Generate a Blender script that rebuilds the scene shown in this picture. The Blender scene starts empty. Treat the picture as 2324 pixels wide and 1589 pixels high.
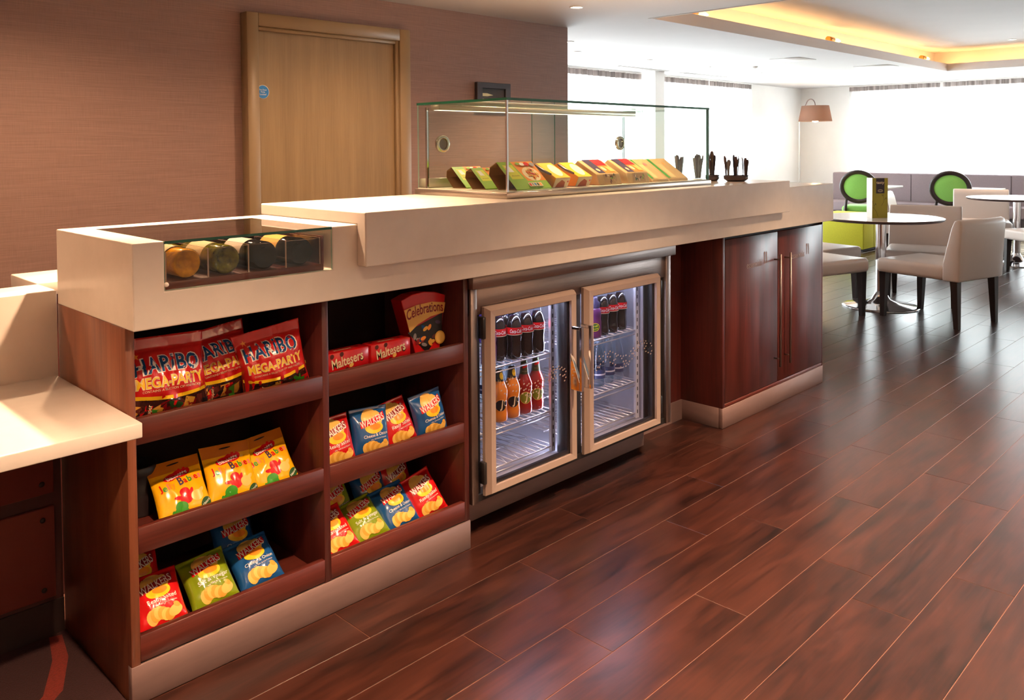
import bpy, bmesh, math, random
from mathutils import Vector, Matrix, Euler, noise

random.seed(7)
sc = bpy.context.scene
COL = sc.collection

# ------------------------------------------------------------------ camera
F_PX, YAW, PITCH, ROLL, PY = 1902.0, 0.7763, 0.0301, -0.0072, 388.59
CAM = Vector((-0.768, -2.0525, 1.35))
fwd = Vector((math.cos(YAW)*math.cos(PITCH), math.sin(YAW)*math.cos(PITCH), -math.sin(PITCH)))
rgt = Vector((math.sin(YAW), -math.cos(YAW), 0.0))
upv = rgt.cross(fwd)
r2 = rgt*math.cos(ROLL) + upv*math.sin(ROLL)
u2 = upv*math.cos(ROLL) - rgt*math.sin(ROLL)
cd = bpy.data.cameras.new('camera')
cam = bpy.data.objects.new('camera', cd)
COL.objects.link(cam)
cam.matrix_world = Matrix(((r2.x, u2.x, -fwd.x, CAM.x), (r2.y, u2.y, -fwd.y, CAM.y), (r2.z, u2.z, -fwd.z, CAM.z), (0, 0, 0, 1)))
cd.sensor_fit = 'HORIZONTAL'
cd.sensor_width = 36.0
cd.lens = F_PX/2324.0*36.0
cd.shift_y = -(794.5-PY)/2324.0
cd.clip_start = 0.05
cd.clip_end = 100
sc.camera = cam

def project(p):
    d = Vector(p)-CAM
    z = d.dot(fwd)
    if z < 0.05:
        return None
    return (1162+F_PX*d.dot(r2)/z, PY-F_PX*d.dot(u2)/z, z)

# ------------------------------------------------------------------ world, exposure
SKY = 8.4
w = bpy.data.worlds.new('sky'); sc.world = w; w.use_nodes = True
bg = w.node_tree.nodes['Background']
bg.inputs[0].default_value = (0.90, 0.94, 1.0, 1); bg.inputs[1].default_value = SKY
sc.view_settings.view_transform = 'Standard'
sc.view_settings.look = 'None'
sc.view_settings.gamma = 1.0
sc.view_settings.use_curve_mapping = False
sc.view_settings.exposure = 1.0
try:
    sc.cycles.transparent_max_bounces = 32
    sc.cycles.max_bounces = 10
    sc.cycles.sample_clamp_indirect = 6.0
except Exception:
    pass
WARM = (1.0, 0.655, 0.405)
SPOT_W = 62.0
WK = 2.2               # level of the warm ceiling spots

# ------------------------------------------------------------------ room numbers (metres)
ZC = 2.304            # ceiling
YW = 2.4              # wall behind the counter
XW = 4.42             # where that wall ends
YL = 4.6              # window wall
XF = 13.2             # far window wall
SLAB_Z0, SLAB_Z1 = 0.92, 1.128
SLAB_L = 3.838

# daylight portals of the windows (large area lights)
WIN_L = [(5.0, 8.2), (8.62, 11.25)]
WIN_F = [(2.35, 3.62), (0.30, 2.22), (-1.85, 0.15), (-4.2, -2.0)]
def portal(loc, rot, sx, sy):
    l = bpy.data.lights.new('window_portal', 'AREA'); l.shape = 'RECTANGLE'; l.size = sx; l.size_y = sy
    l.cycles.is_portal = True
    o = bpy.data.objects.new('window_portal', l); COL.objects.link(o)
    o.location = loc; o.rotation_euler = rot
for a, b in WIN_L:
    portal(((a+b)/2, YL+0.21, 1.2), (math.radians(-90), 0, 0), b-a, 2.05)
for a, b in WIN_F:
    portal((XF+0.21, (a+b)/2, 1.5), (0, math.radians(90), 0), 1.4, b-a)

# ------------------------------------------------------------------ helpers
def lin(c):
    return tuple((x/12.92 if x <= 0.04045 else ((x+0.055)/1.055)**2.4) for x in c)
def rgb(r, g, b):
    return lin((r/255.0, g/255.0, b/255.0))

MATS = {}
def mat(name, col, rough=0.5, metal=0.0, spec=0.5, coat=0.0, emit=None, estr=0.0, var=0.0, vscale=8.0, vstretch=(1, 1, 1), bump=0.0, bscale=60.0, sss=0.0, trans=0.0, rand=0.0, sheen=0.0, crough=0.03):
    if name in MATS:
        return MATS[name]
    m = bpy.data.materials.new(name); m.use_nodes = True
    nt = m.node_tree; p = nt.nodes['Principled BSDF']
    p.inputs['Base Color'].default_value = (*col, 1)
    p.inputs['Roughness'].default_value = rough
    p.inputs['Metallic'].default_value = metal
    p.inputs['Specular IOR Level'].default_value = spec
    p.inputs['Coat Weight'].default_value = coat
    p.inputs['Coat Roughness'].default_value = crough
    p.inputs['Sheen Weight'].default_value = sheen
    p.inputs['Transmission Weight'].default_value = trans
    if emit:
        p.inputs['Emission Color'].default_value = (*emit, 1)
        p.inputs['Emission Strength'].default_value = estr
    if var or bump or rand:
        tc = nt.nodes.new('ShaderNodeTexCoord'); mp = nt.nodes.new('ShaderNodeMapping')
        nt.links.new(tc.outputs['Object'], mp.inputs[0])
        mp.inputs['Scale'].default_value = vstretch
        if rand:
            oi = nt.nodes.new('ShaderNodeObjectInfo'); ad = nt.nodes.new('ShaderNodeVectorMath'); ad.operation = 'ADD'
            sc_ = nt.nodes.new('ShaderNodeVectorMath'); sc_.operation = 'SCALE'
            cb = nt.nodes.new('ShaderNodeCombineXYZ')
            for i in range(3):
                nt.links.new(oi.outputs['Random'], cb.inputs[i])
            nt.links.new(cb.outputs[0], sc_.inputs[0]); sc_.inputs['Scale'].default_value = 37.0
            nt.links.new(tc.outputs['Object'], ad.inputs[0]); nt.links.new(sc_.outputs[0], ad.inputs[1])
            nt.links.new(ad.outputs[0], mp.inputs[0])
    if var:
        nz = nt.nodes.new('ShaderNodeTexNoise'); nz.inputs['Scale'].default_value = vscale; nz.inputs['Detail'].default_value = 6
        nz.inputs['Roughness'].default_value = 0.6
        nt.links.new(mp.outputs[0], nz.inputs['Vector'])
        rp = nt.nodes.new('ShaderNodeValToRGB')
        rp.color_ramp.elements[0].position = 0.32; rp.color_ramp.elements[1].position = 0.70
        rp.color_ramp.elements[0].color = tuple(max(0, c*(1-var)) for c in col)+(1,)
        rp.color_ramp.elements[1].color = tuple(min(1, c*(1+var)) for c in col)+(1,)
        nt.links.new(nz.outputs['Fac'], rp.inputs[0])
        nt.links.new(rp.outputs[0], p.inputs['Base Color'])
    if bump:
        n2 = nt.nodes.new('ShaderNodeTexNoise'); n2.inputs['Scale'].default_value = bscale; n2.inputs['Detail'].default_value = 3
        nt.links.new(mp.outputs[0], n2.inputs['Vector'])
        bp = nt.nodes.new('ShaderNodeBump'); bp.inputs['Strength'].default_value = bump; bp.inputs['Distance'].default_value = 0.01
        nt.links.new(n2.outputs['Fac'], bp.inputs['Height'])
        nt.links.new(bp.outputs[0], p.inputs['Normal'])
    MATS[name] = m
    return m

def wood(name, dark, light, axis='z', scale=1.0, rough=0.35, rand=False, figure=0.0, coat=0.0, spec=0.5, along=1.1, fine=0.3, lo=0.36, hi=0.76):
    """straight-grained wood; grain runs along the axis given"""
    if name in MATS:
        return MATS[name]
    m = bpy.data.materials.new(name); m.use_nodes = True
    nt = m.node_tree; p = nt.nodes['Principled BSDF']
    tc = nt.nodes.new('ShaderNodeTexCoord'); mp = nt.nodes.new('ShaderNodeMapping')
    src = tc.outputs['Object']
    if rand:
        oi = nt.nodes.new('ShaderNodeObjectInfo'); cb = nt.nodes.new('ShaderNodeCombineXYZ')
        s1 = nt.nodes.new('ShaderNodeVectorMath'); s1.operation = 'SCALE'; s1.inputs['Scale'].default_value = 41.0
        ad = nt.nodes.new('ShaderNodeVectorMath'); ad.operation = 'ADD'
        for i in range(3):
            nt.links.new(oi.outputs['Random'], cb.inputs[i])
        nt.links.new(cb.outputs[0], s1.inputs[0]); nt.links.new(src, ad.inputs[0]); nt.links.new(s1.outputs[0], ad.inputs[1])
        src = ad.outputs[0]
    st = [16*scale, 16*scale, 16*scale]; st['xyz'.index(axis)] = along*scale
    mp.inputs['Scale'].default_value = st
    nt.links.new(src, mp.inputs[0])
    n1 = nt.nodes.new('ShaderNodeTexNoise'); n1.inputs['Scale'].default_value = 1.0; n1.inputs['Detail'].default_value = 8; n1.inputs['Roughness'].default_value = 0.62
    n1.inputs['Distortion'].default_value = 0.35+figure
    nt.links.new(mp.outputs[0], n1.inputs['Vector'])
    mp2 = nt.nodes.new('ShaderNodeMapping')
    st2 = [150*scale, 150*scale, 150*scale]; st2['xyz'.index(axis)] = 5*scale
    mp2.inputs['Scale'].default_value = st2
    nt.links.new(src, mp2.inputs[0])
    n2 = nt.nodes.new('ShaderNodeTexNoise'); n2.inputs['Scale'].default_value = 1.0; n2.inputs['Detail'].default_value = 3
    nt.links.new(mp2.outputs[0], n2.inputs['Vector'])
    mx = nt.nodes.new('ShaderNodeMath'); mx.operation = 'MULTIPLY_ADD'; mx.inputs[1].default_value = fine
    nt.links.new(n2.outputs['Fac'], mx.inputs[0])
    sub = nt.nodes.new('ShaderNodeMath'); sub.operation = 'MULTIPLY'; sub.inputs[1].default_value = 1.0-fine*0.5
    nt.links.new(n1.outputs['Fac'], sub.inputs[0]); nt.links.new(sub.outputs[0], mx.inputs[2])
    last = mx.outputs[0]
    if figure:
        mp3 = nt.nodes.new('ShaderNodeMapping'); s3 = [9*scale]*3; s3['xyz'.index(axis)] = 2.6*scale
        mp3.inputs['Scale'].default_value = s3; nt.links.new(src, mp3.inputs[0])
        n3 = nt.nodes.new('ShaderNodeTexNoise'); n3.inputs['Scale'].default_value = 1.0; n3.inputs['Detail'].default_value = 2; n3.inputs['Distortion'].default_value = 1.2
        nt.links.new(mp3.outputs[0], n3.inputs['Vector'])
        a3 = nt.nodes.new('ShaderNodeMath'); a3.operation = 'MULTIPLY_ADD'; a3.inputs[1].default_value = 0.55; 
        nt.links.new(n3.outputs['Fac'], a3.inputs[0]); nt.links.new(last, a3.inputs[2])
        b3 = nt.nodes.new('ShaderNodeMath'); b3.operation = 'SUBTRACT'; b3.inputs[1].default_value = 0.27
        nt.links.new(a3.outputs[0], b3.inputs[0]); last = b3.outputs[0]
    rp = nt.nodes.new('ShaderNodeValToRGB')
    rp.color_ramp.elements[0].position = lo; rp.color_ramp.elements[1].position = hi
    rp.color_ramp.elements[0].color = (*dark, 1); rp.color_ramp.elements[1].color = (*light, 1)
    nt.links.new(last, rp.inputs[0]); nt.links.new(rp.outputs[0], p.inputs['Base Color'])
    p.inputs['Roughness'].default_value = rough
    p.inputs['Coat Weight'].default_value = coat
    p.inputs['Specular IOR Level'].default_value = spec
    bp = nt.nodes.new('ShaderNodeBump'); bp.inputs['Strength'].default_value = 0.05; bp.inputs['Distance'].default_value = 0.002
    nt.links.new(n2.outputs['Fac'], bp.inputs['Height']); nt.links.new(bp.outputs[0], p.inputs['Normal'])
    MATS[name] = m
    return m

def thin_glass(name, tint, refl=1.0, ior=1.45, rough=0.0):
    """clear pane or bottle wall: see-through with a mirror-like skin at grazing angles"""
    if name in MATS:
        return MATS[name]
    m = bpy.data.materials.new(name); m.use_nodes = True
    nt = m.node_tree; nt.nodes.remove(nt.nodes['Principled BSDF'])
    out = nt.nodes['Material Output']
    tr = nt.nodes.new('ShaderNodeBsdfTransparent'); tr.inputs[0].default_value = (*tint, 1)
    gl = nt.nodes.new('ShaderNodeBsdfGlossy'); gl.inputs['Roughness'].default_value = rough; gl.inputs[0].default_value = (1, 1, 1, 1)
    lw = nt.nodes.new('ShaderNodeLayerWeight'); lw.inputs['Blend'].default_value = 0.5
    pw = nt.nodes.new('ShaderNodeMath'); pw.operation = 'POWER'; pw.inputs[1].default_value = 4.5
    nt.links.new(lw.outputs['Facing'], pw.inputs[0])
    mu = nt.nodes.new('ShaderNodeMath'); mu.operation = 'MULTIPLY_ADD'; mu.inputs[1].default_value = 0.6*refl; mu.inputs[2].default_value = 0.016*refl; mu.use_clamp = True
    nt.links.new(pw.outputs[0], mu.inputs[0])
    mx = nt.nodes.new('ShaderNodeMixShader')
    nt.links.new(mu.outputs[0], mx.inputs[0]); nt.links.new(tr.outputs[0], mx.inputs[1]); nt.links.new(gl.outputs[0], mx.inputs[2])
    nt.links.new(mx.outputs[0], out.inputs[0])
    MATS[name] = m
    return m

def sheer(name, col, open_=0.5):
    m = bpy.data.materials.new(name); m.use_nodes = True
    nt = m.node_tree; nt.nodes.remove(nt.nodes['Principled BSDF'])
    out = nt.nodes['Material Output']
    tr = nt.nodes.new('ShaderNodeBsdfTransparent')
    tl = nt.nodes.new('ShaderNodeBsdfTranslucent'); tl.inputs[0].default_value = (*col, 1)
    df = nt.nodes.new('ShaderNodeBsdfDiffuse'); df.inputs[0].default_value = (*col, 1)
    m1 = nt.nodes.new('ShaderNodeMixShader'); m1.inputs[0].default_value = 0.35
    nt.links.new(tl.outputs[0], m1.inputs[1]); nt.links.new(df.outputs[0], m1.inputs[2])
    m2 = nt.nodes.new('ShaderNodeMixShader'); m2.inputs[0].default_value = 1-open_
    nt.links.new(tr.outputs[0], m2.inputs[1]); nt.links.new(m1.outputs[0], m2.inputs[2])
    nt.links.new(m2.outputs[0], out.inputs[0])
    MATS[name] = m
    return m

def glow(name, col, s):
    if name in MATS:
        return MATS[name]
    m = bpy.data.materials.new(name); m.use_nodes = True
    nt = m.node_tree; nt.nodes.remove(nt.nodes['Principled BSDF'])
    e = nt.nodes.new('ShaderNodeEmission'); e.inputs[0].default_value = (*col, 1); e.inputs[1].default_value = s
    nt.links.new(e.outputs[0], nt.nodes['Material Output'].inputs[0])
    MATS[name] = m
    return m

def world_of(o):
    m = o.matrix_basis.copy()
    if o.parent:
        m = world_of(o.parent) @ o.matrix_parent_inverse @ m
    return m

def B():
    return bmesh.new()

def bx(bm, x0, x1, y0, y1, z0, z1, mi=0, M=None):
    vs = [bm.verts.new((x, y, z)) for x in (x0, x1) for y in (y0, y1) for z in (z0, z1)]
    if M is not None:
        for v in vs:
            v.co = M @ v.co
    for f in ((0, 1, 3, 2), (4, 6, 7, 5), (0, 4, 5, 1), (2, 3, 7, 6), (0, 2, 6, 4), (1, 5, 7, 3)):
        fc = bm.faces.new([vs[i] for i in f]); fc.material_index = mi
    return vs

def lathe(bm, prof, seg=24, c=(0, 0, 0), M=None, mi=0, smooth=True):
    rings = []
    for r, z in prof:
        if r < 1e-6:
            rings.append([bm.verts.new((c[0], c[1], c[2]+z))])
        else:
            rings.append([bm.verts.new((c[0]+r*math.cos(2*math.pi*k/seg), c[1]+r*math.sin(2*math.pi*k/seg), c[2]+z)) for k in range(seg)])
    if M is not None:
        for rg in rings:
            for v in rg:
                v.co = M @ v.co
    for a, b in zip(rings, rings[1:]):
        for k in range(seg):
            k2 = (k+1) % seg
            if len(a) == 1 and len(b) == 1:
                continue
            if len(a) == 1:
                f = bm.faces.new((a[0], b[k2], b[k]))
            elif len(b) == 1:
                f = bm.faces.new((a[k], a[k2], b[0]))
            else:
                f = bm.faces.new((a[k], a[k2], b[k2], b[k]))
            f.material_index = mi; f.smooth = smooth

def tube(bm, pts, r, seg=8, mi=0, cap=True):
    pts = [Vector(p) for p in pts]
    rings = []
    prev = None
    for i, p in enumerate(pts):
        d = (pts[min(i+1, len(pts)-1)]-pts[max(i-1, 0)]).normalized()
        if prev is None:
            a = d.orthogonal().normalized()
        else:
            a = (prev-d*prev.dot(d)).normalized()
        prev = a
        b = d.cross(a)
        rr = r[i] if isinstance(r, (list, tuple)) else r
        rings.append([bm.verts.new(p+(a*math.cos(2*math.pi*k/seg)+b*math.sin(2*math.pi*k/seg))*rr) for k in range(seg)])
    for a, b in zip(rings, rings[1:]):
        for k in range(seg):
            f = bm.faces.new((a[k], a[(k+1) % seg], b[(k+1) % seg], b[k])); f.smooth = True; f.material_index = mi
    if cap:
        f = bm.faces.new(list(reversed(rings[0]))); f.material_index = mi
        f = bm.faces.new(rings[-1]); f.material_index = mi

def bevel(bm, wd, seg=2, ang=0.5, smooth=True):
    bmesh.ops.recalc_face_normals(bm, faces=bm.faces)
    es = [e for e in bm.edges if len(e.link_faces) == 2 and e.calc_face_angle(0) > ang]
    bmesh.ops.bevel(bm, geom=es, offset=wd, offset_type='OFFSET', segments=seg, profile=0.5, affect='EDGES')
    if smooth:
        for f in bm.faces:
            f.smooth = True

def cells(bm, xs, ys, zs, keep):
    """union of grid cells, outer faces only, flat neighbours merged"""
    nx, ny, nz = len(xs)-1, len(ys)-1, len(zs)-1
    K = lambda i, j, k: 0 <= i < nx and 0 <= j < ny and 0 <= k < nz and keep(i, j, k)
    V = {}
    def v(i, j, k):
        if (i, j, k) not in V:
            V[(i, j, k)] = bm.verts.new((xs[i], ys[j], zs[k]))
        return V[(i, j, k)]
    for i in range(nx):
        for j in range(ny):
            for k in range(nz):
                if not K(i, j, k):
                    continue
                if not K(i-1, j, k): bm.faces.new((v(i, j, k), v(i, j, k+1), v(i, j+1, k+1), v(i, j+1, k)))
                if not K(i+1, j, k): bm.faces.new((v(i+1, j, k), v(i+1, j+1, k), v(i+1, j+1, k+1), v(i+1, j, k+1)))
                if not K(i, j-1, k): bm.faces.new((v(i, j, k), v(i+1, j, k), v(i+1, j, k+1), v(i, j, k+1)))
                if not K(i, j+1, k): bm.faces.new((v(i, j+1, k), v(i, j+1, k+1), v(i+1, j+1, k+1), v(i+1, j+1, k)))
                if not K(i, j, k-1): bm.faces.new((v(i, j, k), v(i, j+1, k), v(i+1, j+1, k), v(i+1, j, k)))
                if not K(i, j, k+1): bm.faces.new((v(i, j, k+1), v(i+1, j, k+1), v(i+1, j+1, k+1), v(i, j+1, k+1)))
    bmesh.ops.recalc_face_normals(bm, faces=bm.faces)

def mesh_of(bm, mats, name='m'):
    me = bpy.data.meshes.new(name)
    bm.to_mesh(me); bm.free()
    for m in (mats if isinstance(mats, (list, tuple)) else [mats]):
        me.materials.append(m)
    return me

def obj(name, bm, mats, parent=None, local=False, kind=None):
    me = bm if isinstance(bm, bpy.types.Mesh) else mesh_of(bm, mats, name)
    o = bpy.data.objects.new(name, me); COL.objects.link(o)
    if parent:
        o.parent = parent
        if not local:
            o.matrix_parent_inverse = world_of(parent).inverted()
    if kind:
        o['kind'] = kind
    return o

def tag(o, label, cat, group=None):
    o['label'] = label; o['category'] = cat
    if group:
        o['group'] = group
    return o

def thing(name, label, cat, loc=(0, 0, 0), rz=0.0, group=None):
    o = bpy.data.objects.new(name, None); COL.objects.link(o)
    o.empty_display_size = 0.1
    o.location = loc; o.rotation_euler = (0, 0, rz)
    return tag(o, label, cat, group)

def dup(root, loc=None, rot=None, label=None, group=None):
    def cp(o, par):
        c = o.copy(); COL.objects.link(c); c.parent = par
        if par is not None:
            c.matrix_parent_inverse = o.matrix_parent_inverse.copy()
        for ch in list(o.children):
            cp(ch, c)
        return c
    r = cp(root, None)
    if loc is not None: r.location = loc
    if rot is not None: r.rotation_euler = rot
    if label: r['label'] = label
    if group: r['group'] = group
    return r

def box_obj(name, d, m, parent=None, bev=0.0, seg=2, local=False, kind=None):
    bm = B(); bx(bm, *d)
    if bev: bevel(bm, bev, seg)
    else: bmesh.ops.recalc_face_normals(bm, faces=bm.faces)
    return obj(name, bm, m, parent, local, kind)

# ------------------------------------------------------------------ lettering (flat glyph meshes, made once)
WANT = {}
def want(key, body, off=0.0, shear=0.0, space=1.0):
    WANT[key] = (body, off, shear, space)
want('walkers', 'WALKERS', 0.012, 0.12)
for k, t in (('ready', 'Ready Salted'), ('cheese', 'Cheese & Onion'), ('salt', 'Salt & Vinegar')):
    want(k, t, 0.004)
want('potato', 'with 100% British Potatoes', 0.0)
want('haribo_w', 'HARIBO', 0.055, 0, 1.06); want('haribo', 'HARIBO', 0.022, 0, 1.06)
want('mega_w', 'MEGA-PARTY', 0.05, 0, 1.02); want('mega', 'MEGA-PARTY', 0.012, 0, 1.02)
want('contains', 'CONTAINS A SELECTION OF MINI PACKS'); want('kids', 'KIDS AND GROWN-UPS LOVE IT SO')
want('bassetts', 'Bassetts', 0.02)
for ch in 'JelyBabis':
    want('ch_'+ch, ch, 0.025)
want('natural', 'Natural', 0.01)
want('malt', 'Maltesers', 0.02, 0.0)
want('celeb', 'Celebrations', 0.02, 0.15)
want('coke', 'Coca-Cola', 0.012, 0.25); want('j', 'J', 0.03, 0.2); want('two', '2', 0.01); want('oo', 'O', 0.0)
want('fruit', 'Fruit', 0.02, 0.1); want('shoot', 'Shoot', 0.02, 0.1)
want('passion', 'ORANGE PASSIONFRUIT'); want('apple', 'APPLE RASPBERRY')
want('ess', 'essentials', 0.0); want('tasty', 'tasty', 0.015)
want('fire1', 'Fire Door', 0.012); want('fire2', 'Keep', 0.012); want('fire3', 'Locked', 0.012)
want('bol', 'BOLOGNESE', 0.01); want('super', 'Super', 0.01)
GLYPH = {}
def make_glyphs():
    obs = {}
    for k, (body, off, sh, sp) in WANT.items():
        cu = bpy.data.curves.new('g', 'FONT'); cu.body = body; cu.size = 1.0; cu.shear = sh; cu.offset = off
        cu.space_character = sp; cu.resolution_u = 3; cu.dimensions = '2D'; cu.fill_mode = 'FRONT'
        o = bpy.data.objects.new('g', cu); COL.objects.link(o); obs[k] = o
    dg = bpy.context.evaluated_depsgraph_get(); dg.update()
    for k, o in obs.items():
        me = bpy.data.meshes.new_from_object(o.evaluated_get(dg))
        vs = [(v.co.x, v.co.y) for v in me.vertices]
        fs = [tuple(p.vertices) for p in me.polygons]
        x0 = min(v[0] for v in vs); x1 = max(v[0] for v in vs); y0 = min(v[1] for v in vs); y1 = max(v[1] for v in vs)
        GLYPH[k] = ([(a-(x0+x1)/2, b-(y0+y1)/2) for a, b in vs], fs, x1-x0, y1-y0)
        bpy.data.meshes.remove(me)
    for o in obs.values():
        cu = o.data; bpy.data.objects.remove(o); bpy.data.curves.remove(cu)
make_glyphs()

# flat print shapes: functions that add faces to a bmesh in the (u, v) plane
def s_text(key, cx, cy, wid, rot=0.0, hgt=None, arch=0.0):
    def f(bm):
        vs, fs, W, H = GLYPH[key]
        s = wid/W; sy = s if hgt is None else hgt/H
        c, sn = math.cos(rot), math.sin(rot)
        nv = []
        for a, b in vs:
            a *= s; b *= sy
            b += arch*(1-(2*a/wid)**2)
            nv.append(bm.verts.new((cx+a*c-b*sn, cy+a*sn+b*c, 0)))
        for t in fs:
            try: bm.faces.new([nv[i] for i in t])
            except ValueError: pass
    return f
def s_ell(cx, cy, rx, ry, rot=0.0, n=20, a0=0.0, a1=2*math.pi):
    def f(bm):
        c, sn = math.cos(rot), math.sin(rot)
        full = abs(a1-a0) > 6.2
        ps = []
        for k in range(n if full else n+1):
            t = a0+(a1-a0)*k/n
            a, b = rx*math.cos(t), ry*math.sin(t)
            ps.append(bm.verts.new((cx+a*c-b*sn, cy+a*sn+b*c, 0)))
        bm.faces.new(ps)
    return f
def s_poly(pts):
    def f(bm):
        bm.faces.new([bm.verts.new((a, b, 0)) for a, b in pts])
    return f
def s_ring(cx, cy, rx, ry, t, n=28):
    def f(bm):
        o_ = [bm.verts.new((cx+rx*math.cos(2*math.pi*k/n), cy+ry*math.sin(2*math.pi*k/n), 0)) for k in range(n)]
        i_ = [bm.verts.new((cx+(rx-t)*math.cos(2*math.pi*k/n), cy+(ry-t)*math.sin(2*math.pi*k/n), 0)) for k in range(n)]
        for k in range(n):
            bm.faces.new((o_[k], o_[(k+1) % n], i_[(k+1) % n], i_[k]))
    return f
def s_many(*fs):
    def f(bm):
        for g in fs: g(bm)
    return f

def print_mesh(S, layers, step=0.007, name='print', eps0=0.0009, deps=0.00035, clip=None):
    """layers: (shape, material); every layer is laid on the surface S(u,v,e), cut on a grid so that it follows it"""
    verts, faces, mi, mats = [], [], [], []
    for li, (shape, m) in enumerate(layers):
        bm = B(); shape(bm)
        bmesh.ops.triangulate(bm, faces=bm.faces)
        if clip:
            for (co, no) in clip:
                bmesh.ops.bisect_plane(bm, geom=bm.verts[:]+bm.edges[:]+bm.faces[:], plane_co=co, plane_no=no, clear_outer=True)
        if step and bm.verts:
            us = [v.co.x for v in bm.verts]; vs = [v.co.y for v in bm.verts]
            for ax, lo, hi in ((0, min(us), max(us)), (1, min(vs), max(vs))):
                k = math.ceil(lo/step)
                while k*step < hi:
                    co = [0, 0, 0]; co[ax] = k*step; no = [0, 0, 0]; no[ax] = 1
                    bmesh.ops.bisect_plane(bm, geom=bm.verts[:]+bm.edges[:]+bm.faces[:], plane_co=co, plane_no=no)
                    k += 1
        if m not in mats: mats.append(m)
        base = len(verts)
        bm.verts.index_update()
        for v in bm.verts: verts.append(S(v.co.x, v.co.y, eps0+deps*li))
        for f_ in bm.faces:
            faces.append([base+v.index for v in f_.verts]); mi.append(mats.index(m))
        bm.free()
    me = bpy.data.meshes.new(name); me.from_pydata(verts, [], faces)
    for m in mats: me.materials.append(m)
    me.polygons.foreach_set('material_index', mi)
    me.polygons.foreach_set('use_smooth', [True]*len(mi))
    me.update()
    return me

def plane_S(o, ux, uy):
    o, ux, uy = Vector(o), Vector(ux).normalized(), Vector(uy).normalized(); n = ux.cross(uy)
    return lambda u, v, e: tuple(o+ux*u+uy*v+n*e)

# ------------------------------------------------------------------ materials
M_white = mat('white_solid_surface', rgb(226, 214, 202), rough=0.22, spec=0.5, var=0.03, vscale=14)
M_wall = bpy.data.materials.new('woven_wallpaper'); M_wall.use_nodes = True
def wallpaper():
    nt = M_wall.node_tree; p = nt.nodes['Principled BSDF']; p.inputs['Roughness'].default_value = 0.62
    tc = nt.nodes.new('ShaderNodeTexCoord')
    outs = []
    for st in ((6, 6, 420), (300, 300, 12)):
        mp = nt.nodes.new('ShaderNodeMapping'); mp.inputs['Scale'].default_value = st
        nt.links.new(tc.outputs['Object'], mp.inputs[0])
        n = nt.nodes.new('ShaderNodeTexNoise'); n.inputs['Scale'].default_value = 1.0; n.inputs['Detail'].default_value = 2
        nt.links.new(mp.outputs[0], n.inputs['Vector']); outs.append(n.outputs['Fac'])
    a = nt.nodes.new('ShaderNodeMath'); a.operation = 'MULTIPLY_ADD'; a.inputs[1].default_value = 0.65
    b = nt.nodes.new('ShaderNodeMath'); b.operation = 'MULTIPLY'; b.inputs[1].default_value = 0.35
    nt.links.new(outs[1], b.inputs[0]); nt.links.new(outs[0], a.inputs[0]); nt.links.new(b.outputs[0], a.inputs[2])
    rp = nt.nodes.new('ShaderNodeValToRGB'); rp.color_ramp.elements[0].position = 0.33; rp.color_ramp.elements[1].position = 0.67
    rp.color_ramp.elements[0].color = (*rgb(132, 102, 91), 1); rp.color_ramp.elements[1].color = (*rgb(156, 122, 109), 1)
    nt.links.new(a.outputs[0], rp.inputs[0]); nt.links.new(rp.outputs[0], p.inputs['Base Color'])
    bp = nt.nodes.new('ShaderNodeBump'); bp.inputs['Strength'].default_value = 0.25; bp.inputs['Distance'].default_value = 0.002
    nt.links.new(a.outputs[0], bp.inputs['Height']); nt.links.new(bp.outputs[0], p.inputs['Normal'])
wallpaper()
M_plaster = mat('white_plaster', rgb(240, 236, 232), rough=0.8, var=0.02, vscale=3)
M_ceil = mat('ceiling_paint', rgb(203, 198, 196), rough=0.75, var=0.02, vscale=2)
M_offw = mat('warm_off_white_paint', rgb(205, 190, 176), rough=0.8)
M_wood = wood('walnut_upright', rgb(48, 17, 16), rgb(100, 42, 36), 'z', 1.0, 0.38)
M_woodx = wood('walnut_lengthwise', rgb(54, 20, 17), rgb(106, 46, 36), 'x', 1.0, 0.38)
M_woody = wood('walnut_end', rgb(94, 48, 32), rgb(140, 82, 54), 'z', 1.0, 0.33)
M_wooddark = mat('dark_shelf_back', rgb(40, 19, 15), rough=0.6)
M_floor = wood('dark_floor_plank', rgb(20, 9, 8), rgb(68, 35, 26), 'x', 0.75, 0.28, rand=True, figure=0.9, spec=0.5, along=3.0, fine=0.36, lo=0.36, hi=0.86)
M_seam = mat('plank_seam', rgb(104, 66, 52), rough=0.6)
M_steel = mat('brushed_steel', rgb(146, 130, 125), rough=0.40, metal=1.0, bump=0.06, bscale=1.0, vstretch=(8, 300, 300))
M_steelp = mat('plinth_steel', rgb(138, 112, 108), rough=0.5, metal=0.45, var=0.08, vscale=5, vstretch=(1, 1, 6))
M_chrome = mat('chrome', rgb(225, 225, 228), rough=0.10, metal=1.0)
M_darkmetal = mat('dark_grey_metal', rgb(58, 54, 54), rough=0.4, metal=0.7)
M_black = mat('black_plastic', rgb(18, 17, 18), rough=0.35)
M_rubber = mat('black_rubber', rgb(22, 20, 20), rough=0.7)
M_door = wood('pale_brown_veneer', rgb(138, 112, 78), rgb(162, 134, 96), 'z', 0.8, 0.36)
M_doorframe = mat('door_frame_paint', rgb(150, 124, 90), rough=0.42)
M_glass = thin_glass('clear_glass', (0.95, 0.98, 0.96))
M_glassdoor = thin_glass('fridge_door_glass', (0.90, 0.90, 0.94), 1.2)
M_smoke = thin_glass('smoked_glass', (0.55, 0.53, 0.52), 1.7)
M_edge = mat('green_glass_edge', rgb(24, 86, 66), rough=0.15, spec=0.6)
M_edgelit = mat('pale_glass_edge', rgb(170, 205, 190), rough=0.2)
M_acryl = thin_glass('clear_acrylic', (0.93, 0.91, 0.90))
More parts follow.
